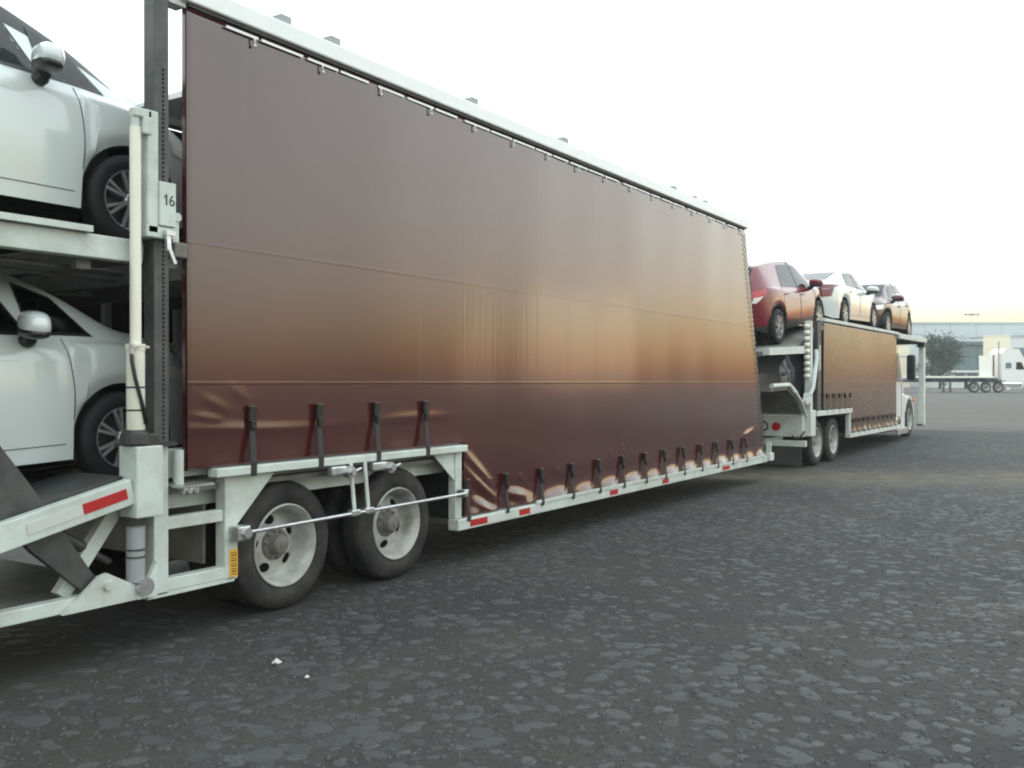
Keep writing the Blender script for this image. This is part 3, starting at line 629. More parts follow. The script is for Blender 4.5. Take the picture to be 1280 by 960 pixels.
def make_car(name, label, cat, S, loc, rot=(0,0,0), group=None):
    T = thing(name, label, cat, loc, rot, group)
    W2 = S['W']/2; xf, xr, ax = S['xf'], S['xr'], S['wb']/2; rw, ra, sill = S['rw'], S['ra'], S['sill']
    top, belt = curve_fn(S['top']), curve_fn(S['belt']); wrf = curve_fn(S.get('wr', [(xr,.60),(-1.2,.58),(0,.585),(.6,.60),(1.2,.66),(xf,.62)]))
    xc = (xf+xr)/2; half = (xf-xr)/2
    def plan(x):
        u = np.clip(np.abs((x-xc)/half), 0, .992); n = np.where(x > xc, 4.2, 5.2); return (1-u**n)**(1/n)*np.where(x > xc, 1-.02*np.clip((x-xc)/half,0,1), 1)
    def zb(x):
        b = sill + .10*np.clip((np.abs(x-xc)/half-.86)/.14, 0, 1)**1.5
        for a in (-ax, ax):
            d = ra**2-(x-a)**2; b = np.where(d > 0, np.maximum(b, rw+np.sqrt(np.maximum(d,0))), b)
        return b
    SEG = (7, 7, 3, 14, 4, 9)
    def ring(x):
        w = W2*float(plan(x)); b = float(zb(x)); t = float(top(x)); bl = min(float(belt(x)), t-.015); bl = max(bl, b+.05); t = max(t, bl+.015)
        wr = float(wrf(x))*W2/.85*(.35+.65*float(plan(x))); wr = min(wr, w*.9); h = t-bl
        zm = min(.60, b+(bl-b)*.5) if b < .55 else b+(bl-b)*.3
        C = [(w*.962,b),(w*(.985 if b < .5 else .992),b+(zm-b)*.5+0) ,(w,zm),(w*.985,b+(bl-b)*.86),(w*.925,bl),(wr,bl+h*.88),(wr*.86,bl+h*.97),(0,t)]
        C = [C[0]]+C[2:]
        out = []
        P = [np.array(p) for p in C]; P = [2*P[0]-P[1]]+P+[np.array((-P[-2][0], P[-2][1]))]
        for i, n in enumerate(SEG):
            a_, b_, c_2, d_ = P[i:i+4]
            for k in range(n):
                u = k/n; out.append(.5*((2*b_)+(c_2-a_)*u*.6+(2*b_*0+ (3*c_2-3*b_-(.6*2*(c_2-a_)+.6*(d_-b_))*.5*1)*2 )*u*u*0 + 0) if False else hermite(b_, c_2, (c_2-a_)*.42, (d_-b_)*.42, u))
        out.append(P[-2]); return np.array(out)
    def hermite(p, q, m0, m1, u): return (2*u**3-3*u**2+1)*p+(u**3-2*u**2+u)*m0+(-2*u**3+3*u**2)*q+(u**3-u**2)*m1
    xs = list(np.linspace(xr, xf, 150))
    for a in (-ax, ax):
        th = np.linspace(0, math.pi, 36); xs += list(a+ra*np.cos(th)); ed = math.sqrt(max(ra**2-max(sill-rw,-ra*.99)**2, 0)); xs += [a-ed-.002, a+ed+.002, a-ed, a+ed]
    for e, sg in ((xf,-1),(xr,1)): xs += [e+sg*d for d in (.004,.012,.02)]
    xs = np.array(sorted(xs)); xs = xs[np.concatenate([[True], np.diff(xs) > .0015])]
    rings = np.array([ring(x) for x in xs]); n1, n2 = rings.shape[:2]
    jbelt, jroof = sum(SEG[:3]), sum(SEG[:4])
    V = np.concatenate([np.stack([np.repeat(xs[:,None], n2, 1), sg*rings[:,:,0], rings[:,:,1]], -1).reshape(-1,3) for sg in (1,-1)])
    id_ = np.arange(n1*n2).reshape(n1, n2)
    F1 = np.stack([id_[:-1,:-1], id_[:-1,1:], id_[1:,1:], id_[1:,:-1]], -1).reshape(-1,4); F2 = F1[:,::-1]+n1*n2
    J = np.tile(np.arange(n2-1), n1-1); F = np.concatenate([F1[:, ::-1], F2[:, ::-1]]); J = np.concatenate([J, J])
    C = V[F].mean(1)
    nrm = np.zeros_like(V); fn = np.cross(V[F[:,2]]-V[F[:,0]], V[F[:,3]]-V[F[:,1]])
    for k in range(4): np.add.at(nrm, F[:,k], fn)
    cl = id_[:,-1]; sm = nrm[cl]+nrm[cl+n1*n2]; nrm[cl] = sm; nrm[cl+n1*n2] = sm
    nrm /= np.maximum(np.linalg.norm(nrm, axis=1, keepdims=True), 1e-9)
    # outward check
    if (nrm*np.sign(V*np.array([0,1,0])+1e-9))[V[:,2] < .7][:,1].mean() < 0: nrm = -nrm; F = F[:, ::-1]
    def side_y(x, z):
        r = ring(x); k = jroof+1; return float(np.interp(z, r[:k,1], r[:k,0]))
    def top_z(x, y):
        r = ring(x); k = jbelt; return float(np.interp(-abs(y), -r[k:,0], r[k:,1]))
    remove = np.zeros(len(F), bool); glassm = S.get('glass', 'glass_mid')
    zwin = lambda x: float(belt(x)) + .84*(float(top(x))-float(belt(x)))
    frames = MB(); panes = []
    def patch(B, Tt, nu, nv, proj, mg=.022):
        """grid between two polylines; returns (outer verts grid)"""
        B, Tt = np.array(B), np.array(Tt)
        def rs(P, n):
            L = np.r_[0, np.cumsum(np.linalg.norm(np.diff(P, axis=0), axis=1))]; L = L/max(L[-1],1e-9); return np.stack([np.interp(n, L, P[:,k]) for k in range(2)], -1)
        wdt = np.linalg.norm(B[-1]-B[0]); hgt = max(np.linalg.norm(Tt[0]-B[0]), np.linalg.norm(Tt[-1]-B[-1]))
        mu, mv = min(.3, mg/max(wdt,.05)), min(.3, mg/max(hgt,.05))
        us = np.r_[0, np.linspace(mu, 1-mu, nu), 1]; vs_ = np.r_[0, np.linspace(mv, 1-mv, nv), 1]
        b, t = rs(B, us), rs(Tt, us)
        return [[proj(*(b[i]*(1-v)+t[i]*v)) for i in range(len(us))] for v in vs_], [tuple(q) for q in rs(B, np.linspace(.02,.98,12))], [tuple(q) for q in rs(Tt, np.linspace(.02,.98,12))]
    def lay(grid, pane_name, pm, fm=True):
        nv, nu = len(grid), len(grid[0]); v = [p for r in grid for p in r]; fr, gl = [], []
        for a in range(nv-1):
            for b in range(nu-1):
                q = (a*nu+b, a*nu+b+1, (a+1)*nu+b+1, (a+1)*nu+b)
                (fr if fm and (a in (0,nv-2) or b in (0,nu-2)) else gl).append(q)
        o = MB().add(v, gl).build(pane_name, pm, T, True)
        if fr: MB().add(v, fr).build('window_frame', 'trim_black', T, True)
        return o
    for (b0, b1, t0, t1) in S['side_windows']:
        bx, tx = np.linspace(b0, b1, 14), np.linspace(t0, t1, 14)
        B = [(x, float(belt(x))+.022) for x in bx]; Tt = [(x, max(zwin(x), float(belt(x))+.03)) for x in tx]
        for sg in (-1, 1):
            g, pb, pt = patch(B, Tt, 12, 7, lambda x, z: (x, sg*(side_y(x, z)+.005), z))
            lay(g, 'side_window', glassm)
        cx, cz = np.mean([p[0] for p in B+Tt]), np.mean([p[1] for p in B+Tt])
        poly = [(cx+(x-cx)*.955, cz+(z-cz)*.94) for x, z in B+Tt[::-1]]
        remove |= (J >= jbelt-1) & (J < jroof) & inpoly(C[:,0], C[:,2], poly)
    for nm, (x0, x1, k) in S['top_windows'].items():
        xx = np.linspace(x0, x1, 16); hw = [float(wrf(x))*W2/.85*(.35+.65*float(plan(x)))*k for x in xx]
        B = [(x, -h) for x, h in zip(xx, hw)]; Tt = [(x, h) for x, h in zip(xx, hw)]
        g, pb, pt = patch(B, Tt, 14, 14, lambda x, y: (x, y, top_z(x, y)+.005))
        lay(g, nm, glassm)
        cx = (x0+x1)/2; poly = [(cx+(x-cx)*.95, y*.965) for x, y in B+Tt[::-1]]
        remove |= (J >= jroof-1) & inpoly(C[:,0], C[:,1], poly)
    doorx = S['doors']; isdoor = np.zeros(len(F), int)
    for i, (a, b) in enumerate(doorx):
        for sg in (-1, 1):
            m_ = (C[:,0] > a) & (C[:,0] < b) & (np.sign(C[:,1]) == sg) & (J < jbelt) & (J > 0)
            for e in (-ax, ax): m_ &= (C[:,0]-e)**2+(C[:,2]-rw)**2 > (ra+.05)**2
            isdoor[m_] = 1+i*2+(sg > 0)
    clad = np.zeros(len(F), bool)
    if S.get('clad'):
        clad |= (C[:,2] < sill+S['clad'])
        for e in (-ax, ax): clad |= ((C[:,0]-e)**2+(C[:,2]-rw)**2 < (ra+.045)**2) & (J < jbelt)
    def emit(sel, nm, m):
        if not sel.any(): return None
        f = F[sel]; used = np.unique(f); rm = np.full(len(V), -1); rm[used] = np.arange(len(used))
        me = np_mesh(nm, V[used], rm[f], m); me.normals_split_custom_set_from_vertices([tuple(x) for x in nrm[used]])
        o = bpy.data.objects.new(nm, me); col.objects.link(o); o.parent = T; return o
    keep = ~remove
    pil = keep & (C[:,0] > S['pillar'][0]) & (C[:,0] < S['pillar'][1]) & (J >= S.get('pillar_row', jbelt)) & (J <= jroof)
    emit(pil & (C[:,1] > 0), 'door_pillar', 'trim_black'); emit(pil & (C[:,1] < 0), 'door_pillar', 'trim_black'); keep &= ~pil
    body = emit(keep & (isdoor == 0) & ~clad, 'body', S['paint']); emit(keep & clad, 'cladding', 'trim_black')
    doors = {}
    for k in range(1, 2*len(doorx)+1): doors[k] = emit(keep & (isdoor == k) & ~clad, 'door', S['paint'])
    # bumpers close the two ends
    for e, nm in ((0,'rear_bumper'),(n1-1,'front_bumper')):
        r = rings[e]; x = xs[e]; ring_pts = [(x, y, z) for y, z in r] + [(x, -y, z) for y, z in r[::-1][1:]]
        mb = MB(); mb.v = ring_pts; n = len(ring_pts); k = len(r)
        for i in range(k-1): mb.f.append((i, i+1, n-2-i, n-1-i)) if i+1 < n-2-i else mb.f.append((i, i+1, n-1-i))
        mb.build(nm, S['paint'], T, False)
    # shut lines
    sm_ = MB()
    for (a, b) in doorx:
        for sg in (-1, 1):
            for xx in (a, b):
                zz = [z for z in np.linspace(sill+.10, float(belt(xx)), 14) if all((xx-e)**2+(z-rw)**2 > (ra+.06)**2 for e in (-ax, ax))]
                if len(zz) > 2: sm_.tube([(xx+S.get('door_bow',.03)*math.sin((z-sill)*4)*(1 if xx == b else .4), sg*(side_y(xx, z)+.0005), z) for z in zz], .0035, 4)
            sm_.tube([(x, sg*(side_y(x, sill+.10)+.0005), sill+.10) for x in np.linspace(a+.01, b-.01, 18) if all((x-e)**2+(sill+.1-rw)**2 > (ra+.05)**2 for e in (-ax, ax))], .0035, 4)
    sm_.build('door_seam', 'seam', T)
    # a pressed crease along the flank
    if S.get('crease'):
        (xa, za), (xb, zb_) = S['crease']
        for sg in (-1, 1):
            pts = [(xa+(xb-xa)*t, za+(zb_-za)*t+.02*math.sin(math.pi*t)) for t in np.linspace(0,1,24)]
            MB().tube([(x, sg*(side_y(x, z)-.002), z) for x, z in pts], [.001+.005*math.sin(math.pi*i/23) for i in range(24)], 6).build('flank_crease', S['paint'], T, True)
    for i, (a, b) in enumerate(doorx):
        for sg in (-1, 1):
            x = a+.10; z = float(belt(x))-.13; MB().tube([(x-.02, sg*(side_y(x,z)+.004), z),(x, sg*(side_y(x,z)+.028), z+.004),(x+.12, sg*(side_y(x,z)+.03), z+.006),(x+.15, sg*(side_y(x,z)+.006), z+.004)], .012, 8).build('door_handle', S.get('handle', S['paint']), T, True)
    # lamps
    for nm, m, kind, A in S['lamps']:
        if kind == 'side':
            for sg in (-1, 1):
                g, _, _ = patch([(x, z) for x, z in A[0]], [(x, z) for x, z in A[1]], 10, 5, lambda x, z: (x, sg*(side_y(x, z)+.006), z)); lay(g, nm, m, False)
        elif kind == 'top':
            for sg in (-1, 1):
                g, _, _ = patch([(x, y) for x, y in A[0]], [(x, y) for x, y in A[1]], 10, 5, lambda x, y: (x, sg*y, top_z(x, y)+.006)); lay(g, nm, m, False)
        else:
            xx, y0, y1, z0, z1 = A
            for sg in ((-1, 1) if y0 > 0 else (1,)):
                MB().box(min(xx,xx+.02*np.sign(-xx)), max(xx,xx+.02*np.sign(-xx)), min(sg*y0,sg*y1), max(sg*y0,sg*y1), z0, z1, .006).move(lambda p: p + Vector((.0,0,0))).build(nm, m, T)
    # mirrors
    mx, mz = S['mirror']
    for sg in (-1, 1):
        yy = side_y(mx, float(belt(mx))-.02); c = (mx, sg*(yy+.155), mz)
        mb = blob(.085, .155, .080, c, 2.6).move(lambda p: p + Vector((-.25*(abs(p.y)-yy-.155), 0, -.10*(abs(p.y)-yy-.155))))
        o = mb.build('wing_mirror', S.get('mirror_paint', S['paint']), T, True)
        mb2 = blob(.083, .148, .040, (c[0]-.004, c[1], c[2]-.050), 2.6).move(lambda p: p + Vector((-.25*(abs(p.y)-yy-.155), 0, -.10*(abs(p.y)-yy-.155))))
        k = mb2.build('mirror_base', 'trim_black', None, True); k.parent = o
        st_ = MB().tube([(mx+.03, sg*(yy-.02), float(belt(mx))-.02),(mx+.03, sg*(yy+.04), mz-.10),(mx+.02, sg*(yy+.10), mz-.05)], [.045,.042,.04], 10).build('mirror_stalk', 'trim_black', None, True); st_.parent = o
    # wheels, housings, floor, cabin
    for e in (ax, -ax):
        for sg in (-1, 1):
            car_wheel(T, (e, sg*(W2-.02), rw), rw, sg > 0)
            mb = MB(); n = 20
            for yy in (W2*.955, .42):
                for j in range(n+1): a = -.35+(math.pi+.7)*j/n; mb.v.append((e+(ra-.001)*math.cos(a), sg*yy, rw+(ra-.001)*math.sin(a)))
            for j in range(n): mb.f.append((j, j+1, n+2+j, n+1+j))
            mb.f.append(tuple(n+1+j for j in range(n+1))); mb.build('wheel_housing', 'trim_black', T)
    MB().box(xr+.25, xf-.25, -.66, .66, sill-.05, sill+.06, .02).box(-ax-.2,-ax+.2,-.42,.42,sill-.08,sill).build('underbody', 'hole_black', T)
    MB().prism([(.62,sill+.1),(.62,float(belt(.7))-.03),(.95,float(belt(.95))-.02),(1.15,float(belt(1.1))-.06),(1.15,sill+.1)], -W2*.84, W2*.84).build('dashboard', 'interior', T)
    for yy in (-.36, .36):
        MB().box(-.25,.28,yy-.24,yy+.24,sill+.08,sill+.34,.05).prism([(-.42,float(belt(0))+.28),(-.28,float(belt(0))+.30),(-.10,sill+.25),(-.28,sill+.25)], yy-.23, yy+.23).build('front_seat', 'interior', T)
        MB().box(-.50,-.38,yy-.12,yy+.12,float(belt(0))+.31,float(belt(0))+.46,.03).build('head_rest', 'interior', T)
    MB().box(-1.15,-.6,-.62,.62,sill+.08,sill+.34,.05).prism([(-1.38,float(belt(-1))+.16),(-1.26,float(belt(-1))+.18),(-1.05,sill+.25),(-1.2,sill+.25)], -.62, .62).build('rear_seat', 'interior', T)
    MB().lathe([(.175,-.012),(.187,0),(.175,.012),(.163,0)], axis='x', n=24, close=True).move(lambda p: Matrix.Rotation(R(-25),3,'Y') @ p + Vector((.48,.36,float(belt(.5))-.02))).build('steering_wheel', 'interior', T, True)
    return T
HATCH = dict(W=1.695, xf=2.10, xr=-1.96, wb=2.53, rw=.305, ra=.362, sill=.20, paint='car_white', glass='glass_mid',
    top=[(-1.96,.80),(-1.935,1.0),(-1.82,1.22),(-1.64,1.43),(-1.38,1.505),(-.6,1.527),(0,1.52),(.42,1.46),(.85,1.29),(1.28,1.055),(1.55,.985),(1.82,.90),(2.0,.80),(2.07,.70),(2.10,.6)],
    belt=[(-1.96,.78),(-1.6,1.00),(-.6,.985),(.4,.965),(1.0,.955),(1.4,.915),(1.8,.80),(2.0,.70),(2.1,.56)],
    side_windows=[(-.16,.66,-.14,.44),(.67,1.10,.64,.88),(-1.02,-.24,-.98,-.22),(-1.48,-1.10,-1.36,-1.06)],
    top_windows={'windscreen': (.40,1.24,.93), 'rear_window': (-1.86,-1.60,.9)}, doors=[(-.20,.86),(-1.12,-.20)], crease=((.80,.80),(-1.3,.94)), door_bow=.05,
    lamps=[('head_lamp','lamp_clear','side',([(1.62,.70),(2.02,.62)],[(1.60,.80),(1.98,.70)])), ('tail_lamp','lamp_red','side',([(-1.93,.70),(-1.72,.72)],[(-1.90,1.15),(-1.72,1.10)]))], mirror=(.60,1.045), pillar=(-.26,-.12))
CROSS = dict(W=1.78, xf=2.14, xr=-2.10, wb=2.64, rw=.345, ra=.405, sill=.27, paint='car_red', glass='glass_clear', clad=.13,
    top=[(-2.10,.98),(-2.08,1.06),(-1.93,1.27),(-1.70,1.50),(-1.48,1.565),(-.7,1.605),(-.1,1.60),(.4,1.53),(.85,1.32),(1.22,1.10),(1.6,1.03),(1.9,.95),(2.08,.82),(2.14,.68)],
    belt=[(-2.10,.94),(-1.75,1.14),(-1,1.08),(.3,1.0),(1.1,.98),(1.6,.93),(1.95,.82),(2.14,.64)],
    side_windows=[(.02,.98,.02,.62),(-.98,-.06,-.72,-.06)], top_windows={'windscreen': (.45,1.18,.93), 'rear_window': (-1.98,-1.68,.9)}, doors=[(-.03,1.0),(-1.02,-.03)], crease=((-.9,.86),(.9,.62)),
    lamps=[('head_lamp','lamp_clear','side',([(1.65,.78),(2.08,.72)],[(1.62,.88),(2.04,.82)])), ('tail_lamp','lamp_red','side',([(-2.075,.93),(-1.82,.98)],[(-2.05,1.06),(-1.74,1.10)])), ('tail_lamp_lens','lamp_clear','side',([(-2.072,.84),(-2.0,.84)],[(-2.07,.93),(-1.86,.97)])),
           ('tail_band','lamp_red','end',(-2.112,.18,.58,.92,1.03)), ('reflector','lamp_red','end',(-2.112,.36,.60,.44,.49)), ('lower_valance','trim_black','end',(-2.105,-.62,.62,.30,.43))], mirror=(.74,1.09), pillar=(-.10,.06))
SEDAN = dict(W=1.80, xf=2.25, xr=-2.36, wb=2.72, rw=.32, ra=.378, sill=.19, paint='car_white', glass='glass_clear',
    top=[(-2.36,.80),(-2.33,.94),(-2.15,1.04),(-1.9,1.07),(-1.3,1.245),(-.8,1.37),(-.25,1.416),(.2,1.40),(.6,1.27),(1.05,1.05),(1.3,.97),(1.8,.87),(2.1,.76),(2.25,.6)],
    belt=[(-2.36,.78),(-2.1,.97),(-1.5,.985),(-.5,.95),(.5,.93),(1.2,.9),(1.8,.8),(2.25,.56)],
    side_windows=[(-.12,.80,-.10,.42),(-1.10,-.20,-.80,-.18)], top_windows={'windscreen': (.32,1.08,.93), 'rear_window': (-1.80,-.90,.88)}, doors=[(-.15,.92),(-1.10,-.15)], crease=((-1.6,.80),(.9,.72)),
    lamps=[('tail_lamp','lamp_dark_red','side',([(-2.33,.84),(-1.80,.93)],[(-2.28,.95),(-1.74,.965)])), ('tail_lamp_lower','lamp_dark_red','side',([(-2.33,.66),(-2.14,.68)],[(-2.33,.83),(-2.02,.89)])), ('rear_lamp_band','lamp_dark_red','end',(-2.372,.3,.62,.68,.86)),
           ('lower_valance','trim_black','end',(-2.366,-.62,.62,.30,.42)), ('head_lamp','lamp_clear','side',([(1.75,.66),(2.18,.60)],[(1.72,.74),(2.14,.68)]))], mirror=(.72,.99), pillar=(-.22,-.10))
SUV = dict(CROSS, paint='car_maroon', lamps=[('head_lamp','lamp_clear','side',([(1.62,.76),(2.10,.70)],[(1.60,.88),(2.06,.82)])), ('grille','chrome','end',(2.143,-.5,.5,.70,.80)), ('lower_grille','trim_black','end',(2.143,-.55,.55,.38,.56)), ('tail_lamp','lamp_red','side',([(-2.075,.93),(-1.82,.98)],[(-2.05,1.06),(-1.74,1.10)]))])
make_car('white_hatchback', 'white hatchback parked on the upper deck beside the number 16 mast', 'car', dict(HATCH, glass='glass_clear', pillar=(.30,1.22), pillar_row=27), (2.645, 6.37, 2.582))  # front pillars coloured black on this car for their backlit look
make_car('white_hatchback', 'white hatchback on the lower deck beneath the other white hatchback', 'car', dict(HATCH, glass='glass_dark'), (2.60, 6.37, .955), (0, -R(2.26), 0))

# ------------------------------------------------------------------ the truck: local metres, x forward from its tail, y leftwards from its right side
YAW = R(-1.3)
TK = thing('car_carrier_truck', 'white car carrier truck with brown curtained body and three cars on top', 'truck', (18.5, 5.1, 0), (0,0,YAW))
K_ = lambda name, mb, m, **k: mb.build(name, m, TK, **k)
def on_truck(x, y, z): return (18.5+x*math.cos(YAW)-y*math.sin(YAW), 5.1+x*math.sin(YAW)+y*math.cos(YAW), z)
ts_hi = [.95,1.4,1.85,2.3,2.7]; ts_lo = [3.0,3.45,3.9,4.35,4.8,5.25,5.7,6.15,6.6,7.05]
curtain_mesh('curtain', 'tarpaulin_truck', .86, 2.80, 7.38, 7.40, .56, 1.12, 2.885, 0, 1, ts_lo, ts_hi, TK, step=.05)
curtain_mesh('far_curtain', 'tarp_inside', .86, 2.80, 7.38, 7.40, .56, 1.12, 2.885, 2.6, -1, None, None, TK, step=.3)
for x in ts_hi: 
    s = K_('strap', MB().beam((x,-.03,1.42),(x-.01,-.06,1.05),.05,.006,up=(0,1,0)), 'strap_black'); sub('buckle', MB().box(x-.03,x+.03,-.075,-.035,1.34,1.44,.008), 'buckle', s)
for x in ts_lo:
    s = K_('strap', MB().beam((x,-.02,.86),(x-.01,-.06,.52),.045,.006,up=(0,1,0)), 'strap_black'); sub('buckle', MB().box(x-.028,x+.028,-.06,-.025,.77,.87,.008), 'buckle', s)
for y in (0, 2.6):
    s = 1 if y == 0 else -1; f_ = lambda a, b: (min(y+a*s,y+b*s), max(y+a*s,y+b*s))
    K_('top_rail', MB().box(.82,7.45,*f_(-.04,.08),2.89,2.96,.008), 'white_steel_far')
    K_('axle_rail', MB().box(.28,2.86,*f_(-.06,.06),1.0,1.10,.008), 'white_steel_far')
    K_('side_rail', MB().box(2.70,7.5,*f_(-.06,.06),.46,.55,.008), 'white_steel_far')
    K_('step_post', MB().box(2.74,2.86,*f_(-.02,.06),.55,1.0), 'white_steel_far')
    K_('rear_post', MB().box(.02,.16,*f_(.0,.12),.95,2.86,.01), 'white_steel_far')
    K_('rear_post_foot', MB().box(-.06,.26,*f_(-.03,.16),.62,1.12,.012), 'white_steel_far')
    K_('body_post', MB().box(.62,.80,*f_(.02,.12),1.1,2.9), 'dark_steel')
K_('strut', MB().tube([(-.12,-.02,1.42),(.02,-.04,1.56),(.30,-.03,2.14),(.36,0,2.30)], .045, 8), 'white_steel_far', smooth=True, angle=50)
K_('strut', MB().beam((.40,-.01,1.1),(.40,-.01,2.86),.07,.05,up=(0,1,0)), 'dark_steel'); K_('strut', MB().beam((.52,-.01,1.9),(.52,-.01,2.4),.06,.05,up=(0,1,0)), 'white_steel_far')
mr = MB()
for i in range(9): mr.lathe([(.05,1.75+i*.12),(.062,1.79+i*.12),(.05,1.83+i*.12)], c=(-.06,.05,0), axis='z', n=12)
K_('rear_cylinder', mr, 'cream_cylinder', smooth=True)
# loading flap, folded back over the drawbar
K_('loading_flap', MB().prism([(-1.95,1.58),(-1.0,1.60),(-.62,1.46),(-.18,1.12),(-.22,1.07),(-.66,1.40),(-1.02,1.53),(-1.95,1.50)], .12, 2.4), 'deck_steel')
K_('flap_edge', MB().tube([(-1.95,.10,1.60),(-1.0,.10,1.62),(-.62,.10,1.48),(-.14,.10,1.10)], .045, 8), 'white_steel_far', smooth=True, angle=50)
K_('flap_edge', MB().tube([(-.9,.02,1.5),(-.5,.02,1.3),(-.2,.02,1.0)], .03, 8), 'white_steel_far', smooth=True, angle=50)
K_('hinge', MB().lathe([(.11,-.06),(.11,.05)], c=(-.12,.02,1.36), n=14).lathe([(.07,-.08),(.07,.0)], c=(-.3,.04,1.3), n=12), 'white_steel_far')
K_('flap_skirt', MB().prism([(-1.9,1.48),(-1.0,1.50),(-.64,1.36),(-.3,1.04),(-1.9,1.04)], 1.2, 1.24), 'deck_steel')
tb = K_('tail_box', MB().box(-.14,.30,.10,2.5,.60,1.02,.02), 'white_steel_far')
sub('tail_lamp', MB().lathe([(.085,-.17),(.085,-.145),(.07,-.175)][:2]+[(.0,-.172)], c=(0,.62,.80), axis='x', n=18), 'lamp_red', tb); sub('lamp_ring', MB().lathe([(.10,-.16),(.10,-.142),(.075,-.142),(.075,-.16)], c=(0,.88,.80), axis='x', n=18, close=True), 'black_steel', tb)
sub('tail_lamp', MB().lathe([(.085,-.17),(.085,-.145),(.0,-.172)], c=(0,1.98,.80), axis='x', n=18), 'lamp_red', tb)
K_('rear_bumper', MB().box(-.22,-.145,.02,2.58,.42,.54,.012), 'white_steel_far')
K_('mudflap', MB().box(-.20,-.17,.12,1.02,.06,.425), 'mudflap'); K_('mudflap', MB().box(-.20,-.17,1.6,2.48,.06,.425), 'mudflap')
K_('coupling', MB().box(-2.3,-.15,1.15,1.45,.62,.78).lathe([(.14,.6),(.14,.86)], c=(-2.2,1.3,0), axis='z', n=16), 'black_steel')
K_('air_hose', MB().tube([(-.16,.30,.62),(-.24,.22,.56),(-.25,.12,.60),(-.16,.06,.72)], .018, 8), 'hose_black', smooth=True)
# upper and lower decks
K_('rear_upper_deck', MB().prism([(-2.3,2.12),(-2.3,2.20),(-.2,2.42),(.9,2.68),(2.6,2.93),(2.6,2.86),(.9,2.60),(-.2,2.34)], .15, 2.45), 'deck_steel')
K_('rear_deck_edge', MB().prism([(-2.3,2.14),(-2.3,2.26),(-.30,2.36),(-.30,2.22)], .02, .14), 'white_steel_far')
K_('upper_deck', MB().box(2.6,7.42,.1,2.5,2.86,2.93), 'deck_steel'); K_('lower_deck', MB().box(.3,7.3,.08,2.5,.98,1.05).box(2.9,7.3,.08,2.5,.5,.55), 'deck_steel')
K_('head_rack', MB().box(7.46,10.9,.06,2.54,2.83,2.90), 'deck_steel'); K_('head_rack_edge', MB().box(7.46,10.98,-.06,.055,2.80,2.93,.01), 'white_steel_far'); K_('head_rack_edge', MB().box(7.46,10.98,2.545,2.66,2.80,2.93,.01), 'white_steel_far')
for x in (7.9,8.7,9.5,10.3): K_('head_rack_rib', MB().box(x,x+.1,.06,2.54,2.74,2.828), 'dark_steel')
for y in (-.04, 2.52): K_('head_post', MB().box(10.66,10.90,y,y+.14,.42,2.80,.02), 'white_steel_far'); K_('head_post_step', MB().box(10.4,10.66,y,y+.14,.42,.47), 'dark_steel')
K_('post_light', MB().box(10.905,10.96,-.03,.09,1.0,1.24,.015), 'black_steel'); K_('post_joint', MB().box(10.55,10.75,-.07,.12,2.66,2.83,.03), 'black_steel')
K_('truck_chassis', MB().box(.2,10.1,.85,1.0,.55,.8).box(.2,10.1,1.6,1.75,.55,.8), 'black_steel')
K_('fuel_tank', MB().lathe([(.26,7.45),(.29,7.5),(.29,8.55),(.26,8.6)], c=(0,.42,.62), axis='x', n=24), 'chrome', smooth=True, angle=40)
K_('cab_step', MB().box(7.4,8.75,.0,.3,.40,.46,.01).box(7.4,8.7,-.02,.02,.30,.42), 'galvanised')
# wheels
for i, x in enumerate((.64, 1.80)):
    heavy_wheel(TK, (x, .05, .465), .465); heavy_wheel(TK, (x, 2.55, .465), .465, flip=True)
for y, fl in ((.12, False), (2.48, True)): heavy_wheel(TK, (9.62, y, .485+.155), .485, dual=False, flip=fl)
# cab
K_('cab', MB().prism([(7.0,.62),(7.0,2.62),(7.2,2.70),(8.25,2.66),(8.42,2.58),(8.46,2.50)]+[(8.86,1.66),(8.95,1.60),(8.95,.62)], .16, 2.44), 'cab_white')
K_('side_window', MB().prism([(7.55,1.68),(7.55,2.44),(8.34,2.44),(8.70,1.68)], .150,.157), 'teal_panel'); K_('windscreen', MB().add([(8.485,.26,2.50),(8.875,.26,1.70),(8.875,2.34,1.70),(8.485,2.34,2.50)], [(0,1,2,3)]), 'glass_dark')
K_('door_seam', MB().box(7.46,7.475,.152,.158,.7,2.5).box(8.72,8.735,.152,.158,.7,1.66), 'seam')
hood = []
secs = [(8.92,.62,1.72,.92),(9.3,.62,1.66,.95),(9.8,.62,1.55,.98),(10.1,.64,1.40,.98),(10.28,.68,1.18,.94),(10.34,.72,.95,.88)]
mb = MB(); NR = 15
for (x, z0, z1, hw) in secs:
    for j in range(NR+1):
        a = math.pi*j/NR; e = .42; cc = math.copysign(abs(math.cos(a))**e, math.cos(a)); ss = abs(math.sin(a))**e
        mb.v.append((x, 1.3-hw*cc, z0+(z1-z0)*ss))
for i in range(len(secs)-1):
    for j in range(NR): mb.f.append((i*(NR+1)+j, i*(NR+1)+j+1, (i+1)*(NR+1)+j+1, (i+1)*(NR+1)+j))
mb.f.append(tuple((len(secs)-1)*(NR+1)+j for j in range(NR+1)))
K_('hood', mb, 'cab_white', smooth=True, angle=50)
